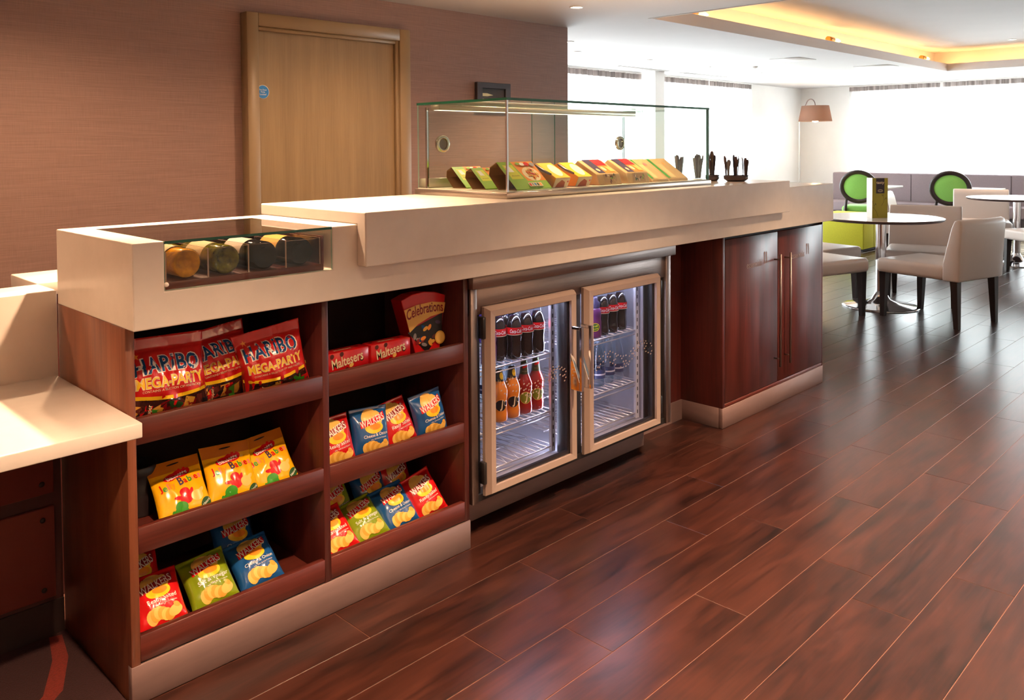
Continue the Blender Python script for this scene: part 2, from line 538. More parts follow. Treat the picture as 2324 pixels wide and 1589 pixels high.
M_carpet = mat('dark_red_carpet', rgb(46, 14, 16), rough=0.95, var=0.25, vscale=160, bump=0.4, bscale=300)
M_carpet2 = mat('orange_red_carpet_stripe', rgb(112, 30, 18), rough=0.95, var=0.2, vscale=160, bump=0.4, bscale=300)
M_cream = mat('cream_leather', rgb(212, 197, 188), rough=0.36, bump=0.05, bscale=220)
M_legs = mat('dark_stained_wood', rgb(40, 28, 26), rough=0.35)
M_greenf = mat('bright_green_fabric', rgb(124, 178, 80), rough=0.85, var=0.05, vscale=90, sheen=0.2)
M_lime = mat('lime_fabric', rgb(176, 172, 34), rough=0.8, var=0.05, vscale=60)
M_lime2 = mat('pale_lime_fabric', rgb(190, 186, 74), rough=0.8, var=0.05, vscale=60)
M_sofa = mat('mauve_grey_fabric', rgb(134, 117, 121), rough=0.8, var=0.04, vscale=60)
M_tabletop = mat('pale_laminate_top', rgb(214, 206, 200), rough=0.16, spec=0.6)
M_tabedge = mat('brown_table_edge', rgb(72, 48, 44), rough=0.4)
M_lampshade = sheer('taupe_lampshade', rgb(156, 132, 120), 0.0)
W_ = lambda n, r, g, b, ro=0.35, **k: mat(n, rgb(r, g, b), rough=ro, **k)
P_white = W_('print_white', 238, 230, 220); P_cream = W_('print_cream', 236, 214, 170); P_yellow = W_('print_yellow', 246, 198, 30)
P_orange = W_('print_orange', 238, 140, 30); P_gold = W_('print_gold', 224, 164, 62); P_gold2 = W_('print_pale_gold', 240, 192, 96)
P_red = W_('print_red', 206, 22, 26, 0.25); P_dred = W_('print_dark_red', 140, 14, 20, 0.3); P_blue = W_('print_blue', 16, 72, 128, 0.2)
P_black = W_('print_black', 22, 18, 20); P_green = W_('print_green', 60, 150, 40); P_dgreen = W_('print_dark_green', 34, 78, 36)
P_purple = W_('print_purple', 66, 44, 78); P_brown = W_('print_brown', 92, 34, 26); P_pink = W_('print_pink', 232, 120, 110)
P_lime = W_('print_lime', 206, 204, 30); P_leaf = W_('print_leaf_green', 138, 178, 44); P_grey = W_('print_grey', 150, 140, 140)
P_kraft = mat('kraft_card', rgb(206, 168, 112), rough=0.7, var=0.04, vscale=40); P_kraftd = mat('kraft_card_inner', rgb(150, 108, 66), rough=0.8)
P_skyblue = W_('print_sky_blue', 40, 130, 205)
FILM = dict(coat=0.9, crough=0.07)
F_red = mat('red_film', rgb(204, 24, 26), rough=0.26, **FILM); F_blue = mat('blue_film', rgb(26, 82, 142), rough=0.26, **FILM)
F_green = mat('olive_green_film', rgb(126, 146, 20), rough=0.26, **FILM); F_yellow = mat('yellow_film', rgb(246, 184, 16), rough=0.26, **FILM)
F_clear = mat('clear_film_over_sweets', rgb(70, 34, 30), rough=0.15, coat=1.0, var=0.5, vscale=55)
F_amber = mat('amber_flap', rgb(196, 112, 20), rough=0.3, **FILM)
# ================================================================== THE ROOM
# floor: individual boards
PW, PL = 0.1737, 0.98
floor = box_obj('floor', (-4, 13.4, -5.5, 4.8, -0.06, -0.0012), M_seam, kind='structure')
bm = B(); bx(bm, 0.0011, PL-0.0011, 0.0011, PW-0.0011, -0.008, 0.0)
bevel(bm, 0.0007, 1, smooth=False)
plank_me = mesh_of(bm, M_floor, 'plank')
JO = [0.57, 0.177, 0.754, 0.978, 0.399, 0.866, 0.70, 0.06]     # joint offsets read per row
planks = []
for row in range(-28, 27):
    y0 = -0.006-PW*(row+1)
    off = JO[row] if 0 <= row < 8 else random.random()*PL
    k0 = math.floor((-4-off)/PL)
    for k in range(k0, 18):
        x0 = off+k*PL
        if x0 > 13.2 or x0+PL < -1.2 or y0 < -4.6 or y0 > 4.6: continue
        if x0 > XW-4 and False: continue
        cx, cy = x0+PL/2, y0+PW/2
        if cx < 0.1 and y0 > -0.2 and x0+PL < 0.3: continue
        vis = False; dmin = 99
        for fx in (0.02, 0.25, 0.5, 0.75, 0.98):
            for fy in (0.05, 0.95):
                px, py = x0+fx*PL, y0+fy*PW
                pr = project((px, py, 0))
                if pr and 0 < pr[0] < 2324 and 0 < pr[1] < 1589 and not (py > 0.13 and px < 3.85 and py < 4.8) and not (px < XW and py > YW):
                    # line of sight over the counter
                    if py > 0:
                        t = (0-CAM.y)/(py-CAM.y); hx = CAM.x+(px-CAM.x)*t; hz = CAM.z*(1-t)
                        if -0.02 < hx < 3.84 and hz < 1.128: continue
                    vis = True; dmin = min(dmin, pr[2])
        planks.append((0 if vis else 1, dmin, x0, y0))
planks.sort()
seen = [p for p in planks if p[0] == 0][:296]
rest = [p for p in planks if p not in seen]
for _, _, x0, y0 in seen:
    o = obj('floor_plank', plank_me, None, floor); o.location = (x0, y0, 0)
vs, fs = [], []
for _, _, x0, y0 in rest:
    b0 = len(vs)
    vs += [(x0+.001, y0+.001, -.001), (x0+PL-.001, y0+.001, -.001), (x0+PL-.001, y0+PW-.001, -.001), (x0+.001, y0+PW-.001, -.001)]
    fs.append((b0, b0+1, b0+2, b0+3))
me = bpy.data.meshes.new('planks'); me.from_pydata(vs, [], fs); me.materials.append(M_floor)
o = obj('floor_planks_beyond', me, None, floor, kind='stuff')
# carpet behind the low desk
car = box_obj('carpet_floor', (-3.9, -0.004, -0.35, 2.38, -0.002, 0.006), M_carpet, kind='structure')
pts = [(-0.75, -0.2), (-0.42, 0.0), (-0.22, 0.10), (-0.12, 0.19), (-0.06, 0.33), (-0.035, 0.45)]
bm = B(); prev = None
for i, (a, b) in enumerate(pts):
    wd = 0.03-0.003*i
    p = (bm.verts.new((a-wd, b, 0.0075)), bm.verts.new((a+wd, b-0.01, 0.0075)))
    if prev: bm.faces.new((prev[0], prev[1], p[1], p[0]))
    prev = p
obj('carpet_stripe', bm, M_carpet2, car)

# walls
box_obj('wall_back', (-4, XW, YW, YL+0.2, 0, ZC), M_wall, kind='structure')
box_obj('wall_left', (-4.2, -4, -5.5, YL+0.2, 0, ZC), M_wall, kind='structure')
bm = B(); cells(bm, [-4.2, 3.0, 3.2, XF+0.2], [-5.7, -5.5, -3.6, -3.4], [0, 2.66], lambda i, j, k: (j == 0 and i == 2) or (i == 1) or (j == 2 and i == 0))
obj('wall_front', bm, mat('pale_peach_paint', rgb(236, 224, 210), rough=0.7), kind='structure')  # unseen wall, pulled forward to bounce warm fill onto the counter
bm = B()
xs = [XW, WIN_L[0][0], WIN_L[0][1], WIN_L[1][0], WIN_L[1][1], XF+0.2]
cells(bm, xs, [YL, YL+0.2], [0, 0.12, 2.2, ZC+0.4], lambda i, j, k: not (k == 1 and i in (1, 3)))
obj('wall_window_side', bm, M_plaster, kind='structure')
bm = B()
ys = [-5.5]; 
for a, b in reversed(WIN_F): ys += [a, b]
ys.append(YL)
cells(bm, [XF, XF+0.2], ys, [0, 0.8, 2.18, ZC+0.4], lambda i, j, k: not (k == 1 and j % 2 == 1))
obj('wall_far', bm, M_plaster, kind='structure')
# ceiling with the raised tray
TX0, TX1, TY0, TY1 = 4.51, 11.25, -2.6, 1.64
bm = B()
cells(bm, [-4.2, TX0, TX1, XF+0.2], [-5.7, TY0, TY1, YL+0.2], [ZC, ZC+0.05], lambda i, j, k: not (i == 1 and j == 1))
obj('ceiling', bm, M_ceil, kind='structure')
bm = B()
cells(bm, [TX0-0.02, TX0+0.004, TX1-0.004, TX1+0.02], [TY0-0.02, TY0+0.004, TY1-0.004, TY1+0.02], [ZC-0.002, ZC+0.095], lambda i, j, k: not (i == 1 and j == 1))
obj('trim_1', bm, M_ceil, kind='structure')          # upstand round the tray opening
bm = B()
cells(bm, [TX0-0.26, TX0-0.24, TX1+0.24, TX1+0.26], [TY0-0.26, TY0-0.24, TY1+0.24, TY1+0.26], [ZC+0.05, ZC+0.27, ZC+0.30], lambda i, j, k: k == 1 or not (i == 1 and j == 1))
obj('ceiling_tray', bm, M_ceil, kind='structure')
# windows: frame, mullion and pane
def window(n, x0, x1, z0, z1, along):
    bm = B(); t = 0.05
    def b(a0, a1, c0, c1, d=0.06):
        if along == 'x': bx(bm, a0, a1, YL+0.06, YL+0.06+d, c0, c1)
        else: bx(bm, XF+0.06, XF+0.06+d, a0, a1, c0, c1)
    b(x0, x0+t, z0, z1); b(x1-t, x1, z0, z1); b(x0+t, x1-t, z0, z0+t); b(x0+t, x1-t, z1-t, z1); b((x0+x1)/2-0.025, (x0+x1)/2+0.025, z0+t, z1-t)
    o = obj('window_%d' % n, bm, mat('window_frame_white', rgb(220, 220, 222), rough=0.5), kind='structure')
    for a0, a1 in ((x0+t, (x0+x1)/2-0.025), ((x0+x1)/2+0.025, x1-t)):
        g = B()
        if along == 'x': bx(g, a0, a1, YL+0.085, YL+0.091, z0+t, z1-t)
        else: bx(g, XF+0.085, XF+0.091, a0, a1, z0+t, z1-t)
        bmesh.ops.recalc_face_normals(g, faces=g.faces)
        obj('pane', g, M_glass, o)
for i, (a, b) in enumerate(WIN_L): window(i+1, a, b, 0.12, 2.2, 'x')
for i, (a, b) in enumerate(WIN_F): window(i+3, a, b, 0.8, 2.18, 'y')
box_obj('column', (8.24, 8.45, 4.2, 4.4, 0, ZC), M_plaster, kind='structure')

# sheer curtains with a gathered heading
M_sheer = sheer('sheer_white_voile', (0.94, 0.94, 0.95), 0.45)
M_head = mat('curtain_heading', rgb(168, 156, 152), rough=0.9, var=0.5, vscale=10, vstretch=(3, 3, 0.1))
def curtain(a0, a1, along, z0, z1, label, grp):
    bm = B(); n = int((a1-a0)/0.022); dep = 0.03
    def P(a, k, z, sc_=1.0):
        d = dep*sc_*math.sin(k*1.25)+0.008*math.sin(k*0.37)
        return (a, YL-0.11+d, z) if along == 'x' else (XF-0.11+d, a, z)
    rows = [z0, z0+0.6, z0+1.2, z1-0.07]
    grid = [[bm.verts.new(P(a0+(a1-a0)*k/n, k, z)) for k in range(n+1)] for z in rows]
    for r0, r1 in zip(grid, grid[1:]):
        for k in range(n):
            f = bm.faces.new((r0[k], r0[k+1], r1[k+1], r1[k])); f.smooth = True
    t = obj('sheer_curtain', bm, M_sheer); tag(t, label, 'curtain', grp)
    bm = B()
    g2 = [[bm.verts.new(P(a0+(a1-a0)*k/n, k*1.0+0.3*math.sin(k*.9), z, 0.8)) for k in range(n+1)] for z in (z1-0.07, z1-0.035, z1)]
    for r0, r1 in zip(g2, g2[1:]):
        for k in range(n):
            f = bm.faces.new((r0[k], r0[k+1], r1[k+1], r1[k])); f.smooth = True
    obj('gathered_heading', bm, M_head, t)
    bm = B()
    if along == 'x': bx(bm, a0, a1, YL-0.12, YL-0.10, z1, z1+0.02)
    else: bx(bm, XF-0.12, XF-0.10, a0, a1, z1, z1+0.02)
    obj('rail', bm, M_plaster, t)
G = 'sheer curtains at the windows'
curtain(5.0, 8.33, 'x', 0.05, 2.28, 'sheer white curtain between the taupe wall end and the white column', G)
curtain(8.78, 10.02, 'x', 0.05, 2.28, 'sheer white curtain hanging between the white column and another curtain', G)
curtain(10.04, 11.3, 'x', 0.05, 2.28, 'sheer white curtain at the end of the window wall, nearest the room corner', G)
curtain(2.30, 3.7, 'y', 0.05, 2.28, 'sheer white curtain behind the sofa nearest the shaded lamp', G)
curtain(-0.2, 2.26, 'y', 0.05, 2.28, 'sheer white curtain behind the sofa, away from the shaded lamp', G)
curtain(-4.3, -0.25, 'y', 0.05, 2.28, 'wide sheer white curtain on the far wall beyond the sofa end', G)

# ceiling fittings
M_bulb = glow('downlight_lens', (1.0, 0.80, 0.55), 14.0)
def downlight(x, y, z=ZC, power=SPOT_W, label='', size=0.043, ang=112, lit=True, grp='recessed ceiling downlights', tint=WARM):
    t = thing('ceiling_downlight', label, 'downlight', (x, y, z), 0, grp)
    bm = B(); lathe(bm, [(size*0.72, -0.002), (size*0.74, -0.006), (size, -0.007), (size*1.08, -0.004), (size*1.08, 0.0)], 20)
    obj('trim_ring', bm, mat('white_metal', rgb(225, 222, 218), rough=0.35), t, local=True)
    bm = B(); lathe(bm, [(0, -0.003), (size*0.73, -0.003)], 20)
    obj('lens', bm, M_bulb, t, local=True)
    if power:
        l = bpy.data.lights.new('bulb', 'SPOT'); l.energy = power*WK; l.color = tint; l.spot_size = math.radians(ang); l.spot_blend = 0.75; l.shadow_soft_size = 0.035
        o = bpy.data.objects.new('bulb', l); COL.objects.link(o); o.parent = t; o.location = (0, 0, -0.012)
    return t
downlight(3.683, 1.687, label='ceiling downlight just in front of the taupe wall', power=40)
downlight(5.116, 2.98, label='ceiling downlight just past the end of the taupe wall', power=10)
for i, x in enumerate((5.80, 7.05, 8.287, 9.57)):
    downlight(x, 3.46, label='recessed white downlight in the row along the sheer curtains', power=8, grp='downlights along the window side')
downlight(10.54, 0.705, ZC+0.27, label='downlight in the raised ceiling tray', power=20)
tag(obj('smoke_detector', (lambda b: (lathe(b, [(0, -0.028), (0.035, -0.026), (0.052, -0.012), (0.055, 0)], 20, (8.683, 3.06, ZC)), b)[1])(B()), M_plaster), 'round white smoke detector on the flat ceiling by the windows', 'smoke detector')
WARMROW = 'warm ceiling spots over the counter aisle'
for x, pw in ((-2.0, 135), (0.05, 142), (1.7, 142), (3.3, 138)):
    downlight(x, -0.55 if x < -1 else -1.32, label='warm downlight in the aisle in front of the counter', power=pw, grp=WARMROW, ang=100)
for x, pw in ((-0.95, 8), (0.55, 150), (2.0, 45)):
    downlight(x, 0.42, label='warm downlight straight over the white counter', power=pw, grp='warm spots over the worktop', ang=80)
for x, pw in ((-1.4, 30), (0.4, 34), (2.2, 28)):
    downlight(x, 1.35, label='warm downlight between counter and taupe wall', power=pw, grp='warm spots by the taupe wall', ang=150)
for x, y in ((-3.0, -3.05), (-1.6, -3.05), (-0.2, -3.05), (1.2, -3.05), (2.6, -3.05)):  # unseen wall washers added for soft frontal fill
    downlight(x, y, label='added warm downlight washing the pale wall for fill', power=8, ang=140, grp='added fill spots behind the aisle')
# uplighter floor lamps added out of view for warm fill light
def uplighter(x, y, power, label):
    t = thing('fill_uplighter', label, 'lamp', (x, y, 0), 0, 'added brass uplighters for warm fill')
    bm = B(); lathe(bm, [(0, 0), (0.14, 0), (0.14, 0.015), (0.02, 0.03), (0.012, 0.05), (0.012, 1.66)], 24); obj('stand', bm, M_darkmetal, t, local=True)
    bm = B(); lathe(bm, [(0.015, 1.64), (0.10, 1.69), (0.17, 1.78), (0.165, 1.78), (0.095, 1.70), (0, 1.66)], 28); obj('bowl_shade', bm, mat('brass_bowl', rgb(170, 130, 80), rough=0.3, metal=0.9), t, local=True)
    l = bpy.data.lights.new('fill_uplight', 'SPOT'); l.energy = power*WK; l.color = WARM; l.spot_size = math.radians(150); l.spot_blend = 1.0; l.shadow_soft_size = 0.05
    o = bpy.data.objects.new('fill_uplight', l); COL.objects.link(o); o.parent = t; o.location = (0, 0, 1.74); o.rotation_euler = (math.pi, 0, 0)
uplighter(-2.6, -3.1, 45, 'added brass uplighter giving fill near the left wall of the aisle')
uplighter(1.9, -3.1, 30, 'added brass uplighter giving fill across the aisle from the shelves')
uplighter(-2.2, 1.5, 50, 'added brass uplighter giving fill behind the low desk')
# ceiling panels and slot vents
def vent(cx, cy, w_, d_, label, slots=0):
    t = thing('ceiling_vent', label, 'vent', (cx, cy, ZC))
    bm = B(); bx(bm, -w_/2, w_/2, -d_/2, d_/2, -0.006, 0.0); bevel(bm, 0.003, 1)
    obj('plate', bm, mat('vent_white', rgb(214, 208, 204), rough=0.6), t, local=True)
    for k in range(slots):
        yy = -d_/2+d_*(k+0.5)/slots
        bm = B(); bx(bm, -w_/2+0.02, w_/2-0.02, yy-0.006, yy+0.006, -0.009, -0.006)
        obj('slot', bm, mat('vent_shadow', rgb(150, 142, 138), rough=0.8), t, local=True)
vent(8.23, 2.33, 0.42, 0.36, 'square white ceiling panel near the raised tray')
vent(9.83, 2.02, 0.36, 0.42, 'square white ceiling panel near the far tray corner')
vent(7.85, 4.13, 1.1, 0.10, 'slim slot vent in the ceiling before the white column', 2)
vent(9.33, 4.14, 1.15, 0.10, 'slim slot vent in the ceiling past the white column', 2)
# cove lamps inside the tray
M_rope = glow('cove_rope_glow', (1.0, 0.52, 0.18), 15.0)
def rope(p, q, label):
    bm = B(); tube(bm, [p, q], 0.012, 8)
    tag(obj('cove_light_rope', bm, M_rope), label, 'light strip', 'light strips in the ceiling cove')
zr = ZC+0.068
rope((TX0+0.05, TY1+0.10, zr), (TX1, TY1+0.10, zr), 'glowing warm light strip in the cove parallel to the counter')
rope((TX1+0.10, TY1+0.05, zr), (TX1+0.10, TY0, zr), 'glowing warm light strip in the cove along the far window side')
rope((TX0-0.10, TY1, zr), (TX0-0.10, TY0, zr), 'glowing warm light strip in the cove nearest the taupe wall')
for i, x in enumerate((5.25, 7.87, 10.6)):
    t = thing('cove_lamp_holder', 'small brass lamp holder peeping over the cove edge', 'lamp holder', (x, TY1+0.06, ZC+0.05), 0, 'lamp holders in the ceiling cove')
    bm = B(); tube(bm, [(-0.15, 0, 0.078), (-0.03, 0, 0.078)], 0.028, 10)
    obj('socket', bm, mat('brass_fitting', rgb(190, 140, 70), rough=0.3, metal=0.8), t, local=True)
    bm = B(); tube(bm, [(-0.03, 0, 0.078), (0.08, 0, 0.078), (0.15, 0, 0.078)], [0.016, 0.025, 0.010], 10)
    obj('lamp', bm, mat('lamp_glass', rgb(250, 220, 170), rough=0.1, emit=(1, .6, .25), estr=1.5), t, local=True)
    bm = B(); bx(bm, -0.07, -0.05, -0.01, 0.01, 0, 0.07)
    obj('bracket', bm, M_steel, t, local=True)

# door in the wall behind the counter
D0, D1, DT = 1.570, 2.739, 2.119
door = box_obj('door_1', (1.642, 2.653, YW-0.035, YW+0.002, 0.005, 2.043), M_door, kind='structure')
def frame(name, d): return box_obj(name, d, M_doorframe, door, 0.003, 1)
frame('door_frame', (D0, 1.642, YW-0.075, YW, 0, DT)); frame('door_frame', (2.653, D1, YW-0.075, YW, 0, DT)); frame('door_frame', (1.642, 2.653, YW-0.075, YW, 2.043, DT))
frame('door_stop', (2.628, 2.653, YW-0.06, YW-0.035, 0, 2.043)); frame('door_stop', (1.642, 2.628, YW-0.06, YW-0.035, 2.02, 2.043))
hd = B(); lathe(hd, [(0, 0.012), (0.024, 0.011), (0.027, 0.008), (0.027, 0)], 24, M=Matrix.Translation((1.69, YW-0.035, 1.0)) @ Matrix.Rotation(math.radians(90), 4, 'X'))
h0 = obj('handle_rose', hd, M_chrome, door)
hd = B(); tube(hd, [(1.69, YW-0.045, 1.0), (1.69, YW-0.085, 1.0), (1.70, YW-0.095, 1.0), (1.80, YW-0.095, 1.0)], 0.010, 10)
obj('lever', hd, M_chrome, h0)
sg = thing('door_sign', 'round blue fire door sign with white lettering', 'sign', (1.662, YW-0.037, 1.672))
bm = B(); lathe(bm, [(0, 0.002), (0.040, 0.002), (0.040, 0)], 28, M=Matrix.Translation((1.684, YW-0.0345, 1.672)) @ Matrix.Rotation(math.radians(90), 4, 'X'))
obj('disc', bm, P_white, sg)
S = plane_S((1.684, YW-0.0366, 1.672), (1, 0, 0), (0, 0, 1))
obj('lettering', print_mesh(S, [(s_ell(0, 0, 0.037, 0.037, n=28), P_skyblue), (s_many(s_text('fire1', 0, 0.012, 0.05), s_text('fire2', 0, -0.001, 0.026), s_text('fire3', 0, -0.014, 0.04)), P_white)], step=0), None, sg)

# dark framed picture on the wall
pf = thing('picture_frame', 'small dark framed picture on the taupe wall behind the glass case', 'picture', (3.555, YW, 1.62))
bm = B(); cells(bm, [3.385, 3.44, 3.675, 3.73], [YW-0.03, YW], [1.60, 1.63, 1.772, 1.815], lambda i, j, k: not (i == 1 and k == 1)); bevel(bm, 0.003, 1, smooth=False)
obj('frame', bm, mat('dark_frame', rgb(46, 36, 40), rough=0.35), pf)
box_obj('picture', (3.44, 3.675, YW-0.014, YW-0.004, 1.63, 1.772), mat('dark_picture', rgb(60, 40, 42), rough=0.6), pf)
box_obj('pane', (3.44, 3.675, YW-0.022, YW-0.019, 1.63, 1.772), M_glass, pf)
obj('reflection_stripes', print_mesh(lambda u, v, e: (u, YW-0.014-e, v), [(s_many(s_poly([(3.445, 1.715), (3.50, 1.715), (3.56, 1.725), (3.50, 1.737), (3.445, 1.737)]), s_poly([(3.445, 1.675), (3.50, 1.675), (3.57, 1.684), (3.50, 1.696), (3.445, 1.696)])), P_cream)], step=0), None, pf)  # pale stripes painted in as the blinds' reflection on the picture glass

# ================================================================== COUNTER
WX0, WX1, WY, WZ = 0.076, 0.548, 0.40, 1.007       # recess for the wine
bm = B()
cells(bm, [0, WX0, WX1, SLAB_L], [-0.053, WY, 0.478], [SLAB_Z0, WZ, SLAB_Z1], lambda i, j, k: not (i == 1 and j == 0 and k == 1))
bmesh.ops.dissolve_limit(bm, angle_limit=0.01, verts=bm.verts, edges=bm.edges)
bevel(bm, 0.0035, 2, smooth=False)
tag(obj('counter_worktop', bm, M_white), 'long thick white worktop of the serving counter with a wine recess', 'worktop')
bm = B()
cells(bm, [0.631, 3.225], [-0.0955, -0.053, 0.493], [1.008, SLAB_Z1, 1.165], lambda i, j, k: not (j == 1 and k == 0))
bevel(bm, 0.0035, 2, smooth=False)
tag(obj('raised_counter_top', bm, M_white), 'raised white counter block carrying the glass food case', 'worktop')

# open shelf unit
su = thing('shelf_unit', 'dark walnut open shelf unit full of snack bags under the white worktop', 'shelf unit', (0.55, 0.22, 0))
T_ = 0.022; SD = 0.44; W1 = 1.108
box_obj('side_panel', (0, T_, 0, 0.478, 0.0, SLAB_Z0), M_woody, su, 0.0012, 1)
box_obj('side_panel', (W1-T_+0.001, W1, 0, SD, 0.096, SLAB_Z0), M_wood, su, 0.0012, 1)
box_obj('divider', (0.544, 0.565, 0, SD, 0.096, SLAB_Z0), M_wood, su, 0.0012, 1)
box_obj('back_panel', (T_, W1-T_, SD-0.012, SD, 0.096, SLAB_Z0), M_wooddark, su)
for (a, b) in ((T_, 0.544), (0.565, W1-T_+0.001)):
    for z0, z1 in ((0.633, 0.697), (0.366, 0.430), (0.100, 0.164)):
        sh = box_obj('shelf', (a, b, 0.018, SD-0.012, z0, z0+0.02), M_woodx, su)
        box_obj('front_lip', (a, b, 0.0, 0.018, z0, z1), M_woodx, sh, 0.0012, 1)
box_obj('plinth', (-0.001, W1+0.002, -0.002, 0.02, 0, 0.0955), M_steelp, su, 0.001, 1)

# cupboard at the far end
cb = thing('cupboard', 'dark walnut cupboard with two doors and long bar handles', 'cupboard', (3.28, 0.22, 0))
R0, R1 = 2.733, 3.820
box_obj('side_panel', (R0, R0+0.022, 0, 0.46, 0.096, SLAB_Z0), M_wood, cb, 0.001, 1)
box_obj('side_panel', (R1-0.012, R1, 0, 0.46, 0.0, SLAB_Z0), M_wood, cb, 0.001, 1)
box_obj('bottom_rail', (R0+0.022, R1-0.012, 0, 0.02, 0.096, 0.114), M_woodx, cb, 0.001, 1)
box_obj('body', (R0+0.022, R1-0.012, 0.022, 0.46, 0.10, SLAB_Z0-0.002), M_wooddark, cb)
box_obj('plinth', (R0-0.001, R1+0.001, -0.002, 0.02, 0, 0.0955), M_steelp, cb, 0.001, 1)
box_obj('plinth_return', (R0-0.002, R0+0.02, 0.02, 0.24, 0, 0.0955), M_steelp, cb, 0.001, 1)
P_frost = mat('pale_door_lettering', rgb(150, 128, 122), rough=0.5)
def person_icon(cx, cy, s):
    return s_many(s_ell(cx-0.28*s, cy+0.36*s, 0.10*s, 0.14*s), s_poly([(cx-0.34*s, cy+0.25*s), (cx-0.22*s, cy+0.25*s), (cx-0.22*s, cy-0.5*s), (cx-0.34*s, cy-0.5*s)]),
                  s_poly([(cx-0.02*s, cy+0.5*s), (cx+0.14*s, cy+0.42*s), (cx+0.14*s, cy-0.5*s), (cx+0.02*s, cy-0.5*s), (cx+0.02*s, cy+0.1*s), (cx-0.02*s, cy+0.1*s)]))
for i, (a, b, hx, tx) in enumerate(((2.757, 3.279, 3.246, 3.045), (3.283, 3.806, 3.356, 3.52))):
    d = box_obj('door', (a, b, -0.001, 0.018, 0.117, 0.897), M_wood, cb, 0.001, 1)
    bm = B(); tube(bm, [(hx, -0.036, 0.205), (hx, -0.036, 0.785)], 0.006, 12)
    for zz in (0.245, 0.757): tube(bm, [(hx, -0.001, zz), (hx, -0.036, zz)], 0.004, 8)
    obj('bar_handle', bm, M_steel, d)
    S = plane_S((tx, -0.001, 0.755), (1, 0, 0), (0, 0, 1))
    obj('lettering', print_mesh(S, [(s_text('ess', -0.01, 0, 0.15, hgt=0.032), P_frost)], step=0), None, d)
    obj('cutlery_icon', print_mesh(S, [(person_icon(0.112, 0.022, 0.06), P_frost)], step=0), None, d)
# recessed panel between fridge and cupboard
rp = thing('recess_panel', 'dark recessed panel with a steel plinth between fridge and cupboard', 'panel', (2.56, 0.25, 0))
box_obj('board', (1.11, 2.733, 0.60, 0.62, 0, SLAB_Z0), M_wooddark, rp)
box_obj('side_board', (2.40, 2.733, 0.23, 0.25, 0.096, SLAB_Z0), M_wood, rp)
box_obj('plinth', (2.40, 2.733, 0.222, 0.23, 0, 0.096), M_steelp, rp)

def pane(name, d, parent=None, glass=None, edge=None):
    bm = B(); bx(bm, *d); bmesh.ops.recalc_face_normals(bm, faces=bm.faces)
    dims = [d[1]-d[0], d[3]-d[2], d[5]-d[4]]; ax = dims.index(min(dims))
    for f in bm.faces:
        f.material_index = 0 if abs(f.normal[ax]) > 0.5 else 1
    return obj(name, bm, [glass or M_glass, edge or M_edge], parent)
# wine recess: wooden tray, acrylic dividers, bottles, glass
wt = thing('wine_tray', 'wooden tray with clear acrylic dividers in the counter recess', 'tray', (0.31, 0.17, WZ))
box_obj('base_board', (0.085, 0.530, -0.036, 0.36, WZ, WZ+0.018), M_woodx, wt, 0.001, 1)
box_obj('back_board', (0.085, 0.530, 0.345, 0.36, WZ+0.018, WZ+0.105), M_woodx, wt)
box_obj('end_board', (0.5225, 0.530, -0.036, 0.345, WZ+0.018, WZ+0.095), M_wood, wt)
for x in (0.0865, 0.194, 0.304, 0.413, 0.519):
    pane('divider', (x-0.002, x+0.002, -0.034, 0.33, WZ+0.018, WZ+0.092), wt, M_acryl, mat('acrylic_edge', rgb(176, 146, 130), rough=0.2))
pane('front_strip', (0.088, 0.5175, -0.036, -0.033, WZ+0.018, WZ+0.090), wt, M_acryl, mat('acrylic_edge', rgb(176, 146, 130)))
wg = thing('wine_glazing', 'smoky glass lid and clear front pane over the wine bottles in the worktop', 'glass panel', (0.31, 0.17, WZ))
lid = pane('lid_pane', (WX0+0.001, WX1-0.001, -0.053, WY-0.001, 1.1205, SLAB_Z1-0.0005), wg, M_smoke)
gf = pane('front_pane', (WX0+0.001, WX1-0.001, -0.0525, -0.0475, WZ+0.001, 1.1205), wg, M_glass, M_edgelit)
bm = B(); lathe(bm, [(0, 0.005), (0.005, 0.004), (0.006, 0)], 14, M=Matrix.Translation((0.0795, -0.0526, 1.0225)) @ Matrix.Rotation(math.radians(90), 4, 'X'))
obj('fixing_stud', bm, P_white, gf)
def wine(x, glass, wine_m, label_m, lab, z=1.0635, r=0.0375, tilt=0.0):
    t = thing('wine_bottle', lab, 'bottle', (x, -0.022, z), 0)
    t.rotation_euler = (math.radians(-90)+tilt, 0, 0)     # base towards the customer, neck into the counter
    bm = B(); lathe(bm, [(0, 0.022), (r*0.55, 0.008), (r*0.78, 0.001), (r*0.93, 0.0), (r, 0.006), (r, 0.185), (r*0.86, 0.215), (r*0.45, 0.245), (0.0145, 0.262), (0.0145, 0.325), (0.016, 0.327), (0.016, 0.335), (0.0, 0.335)], 28)
    obj('glass', bm, glass, t, local=True)
    if wine_m:
        bm = B(); lathe(bm, [(0, 0.026), (r*0.55, 0.012), (r*0.9, 0.004), (r*0.95, 0.008), (r*0.95, 0.184), (r*0.8, 0.212), (0.012, 0.245), (0, 0.25)], 24)
        obj('wine', bm, wine_m, t, local=True)
    bm = B(); n = 16; rr = r+0.0006
    g = [[bm.verts.new((rr*math.cos(a), rr*math.sin(a), zz)) for a in [math.pi*(0.02+0.96*k/n)+math.pi for k in range(n+1)]] for zz in (0.07, 0.165)]
    for k in range(n):
        f = bm.faces.new((g[0][k], g[0][k+1], g[1][k+1], g[1][k])); f.smooth = True
    obj('paper_label', bm, label_m, t, local=True)
M_gold = mat('white_wine', rgb(232, 164, 24), rough=0.3, coat=0.2, var=0.5, vscale=40)
M_olive = mat('green_glass', rgb(104, 98, 12), rough=0.12, coat=0.3, var=0.8, vscale=45)
M_dkglass = mat('dark_bottle_glass', rgb(12, 10, 10), rough=0.08, spec=0.4)
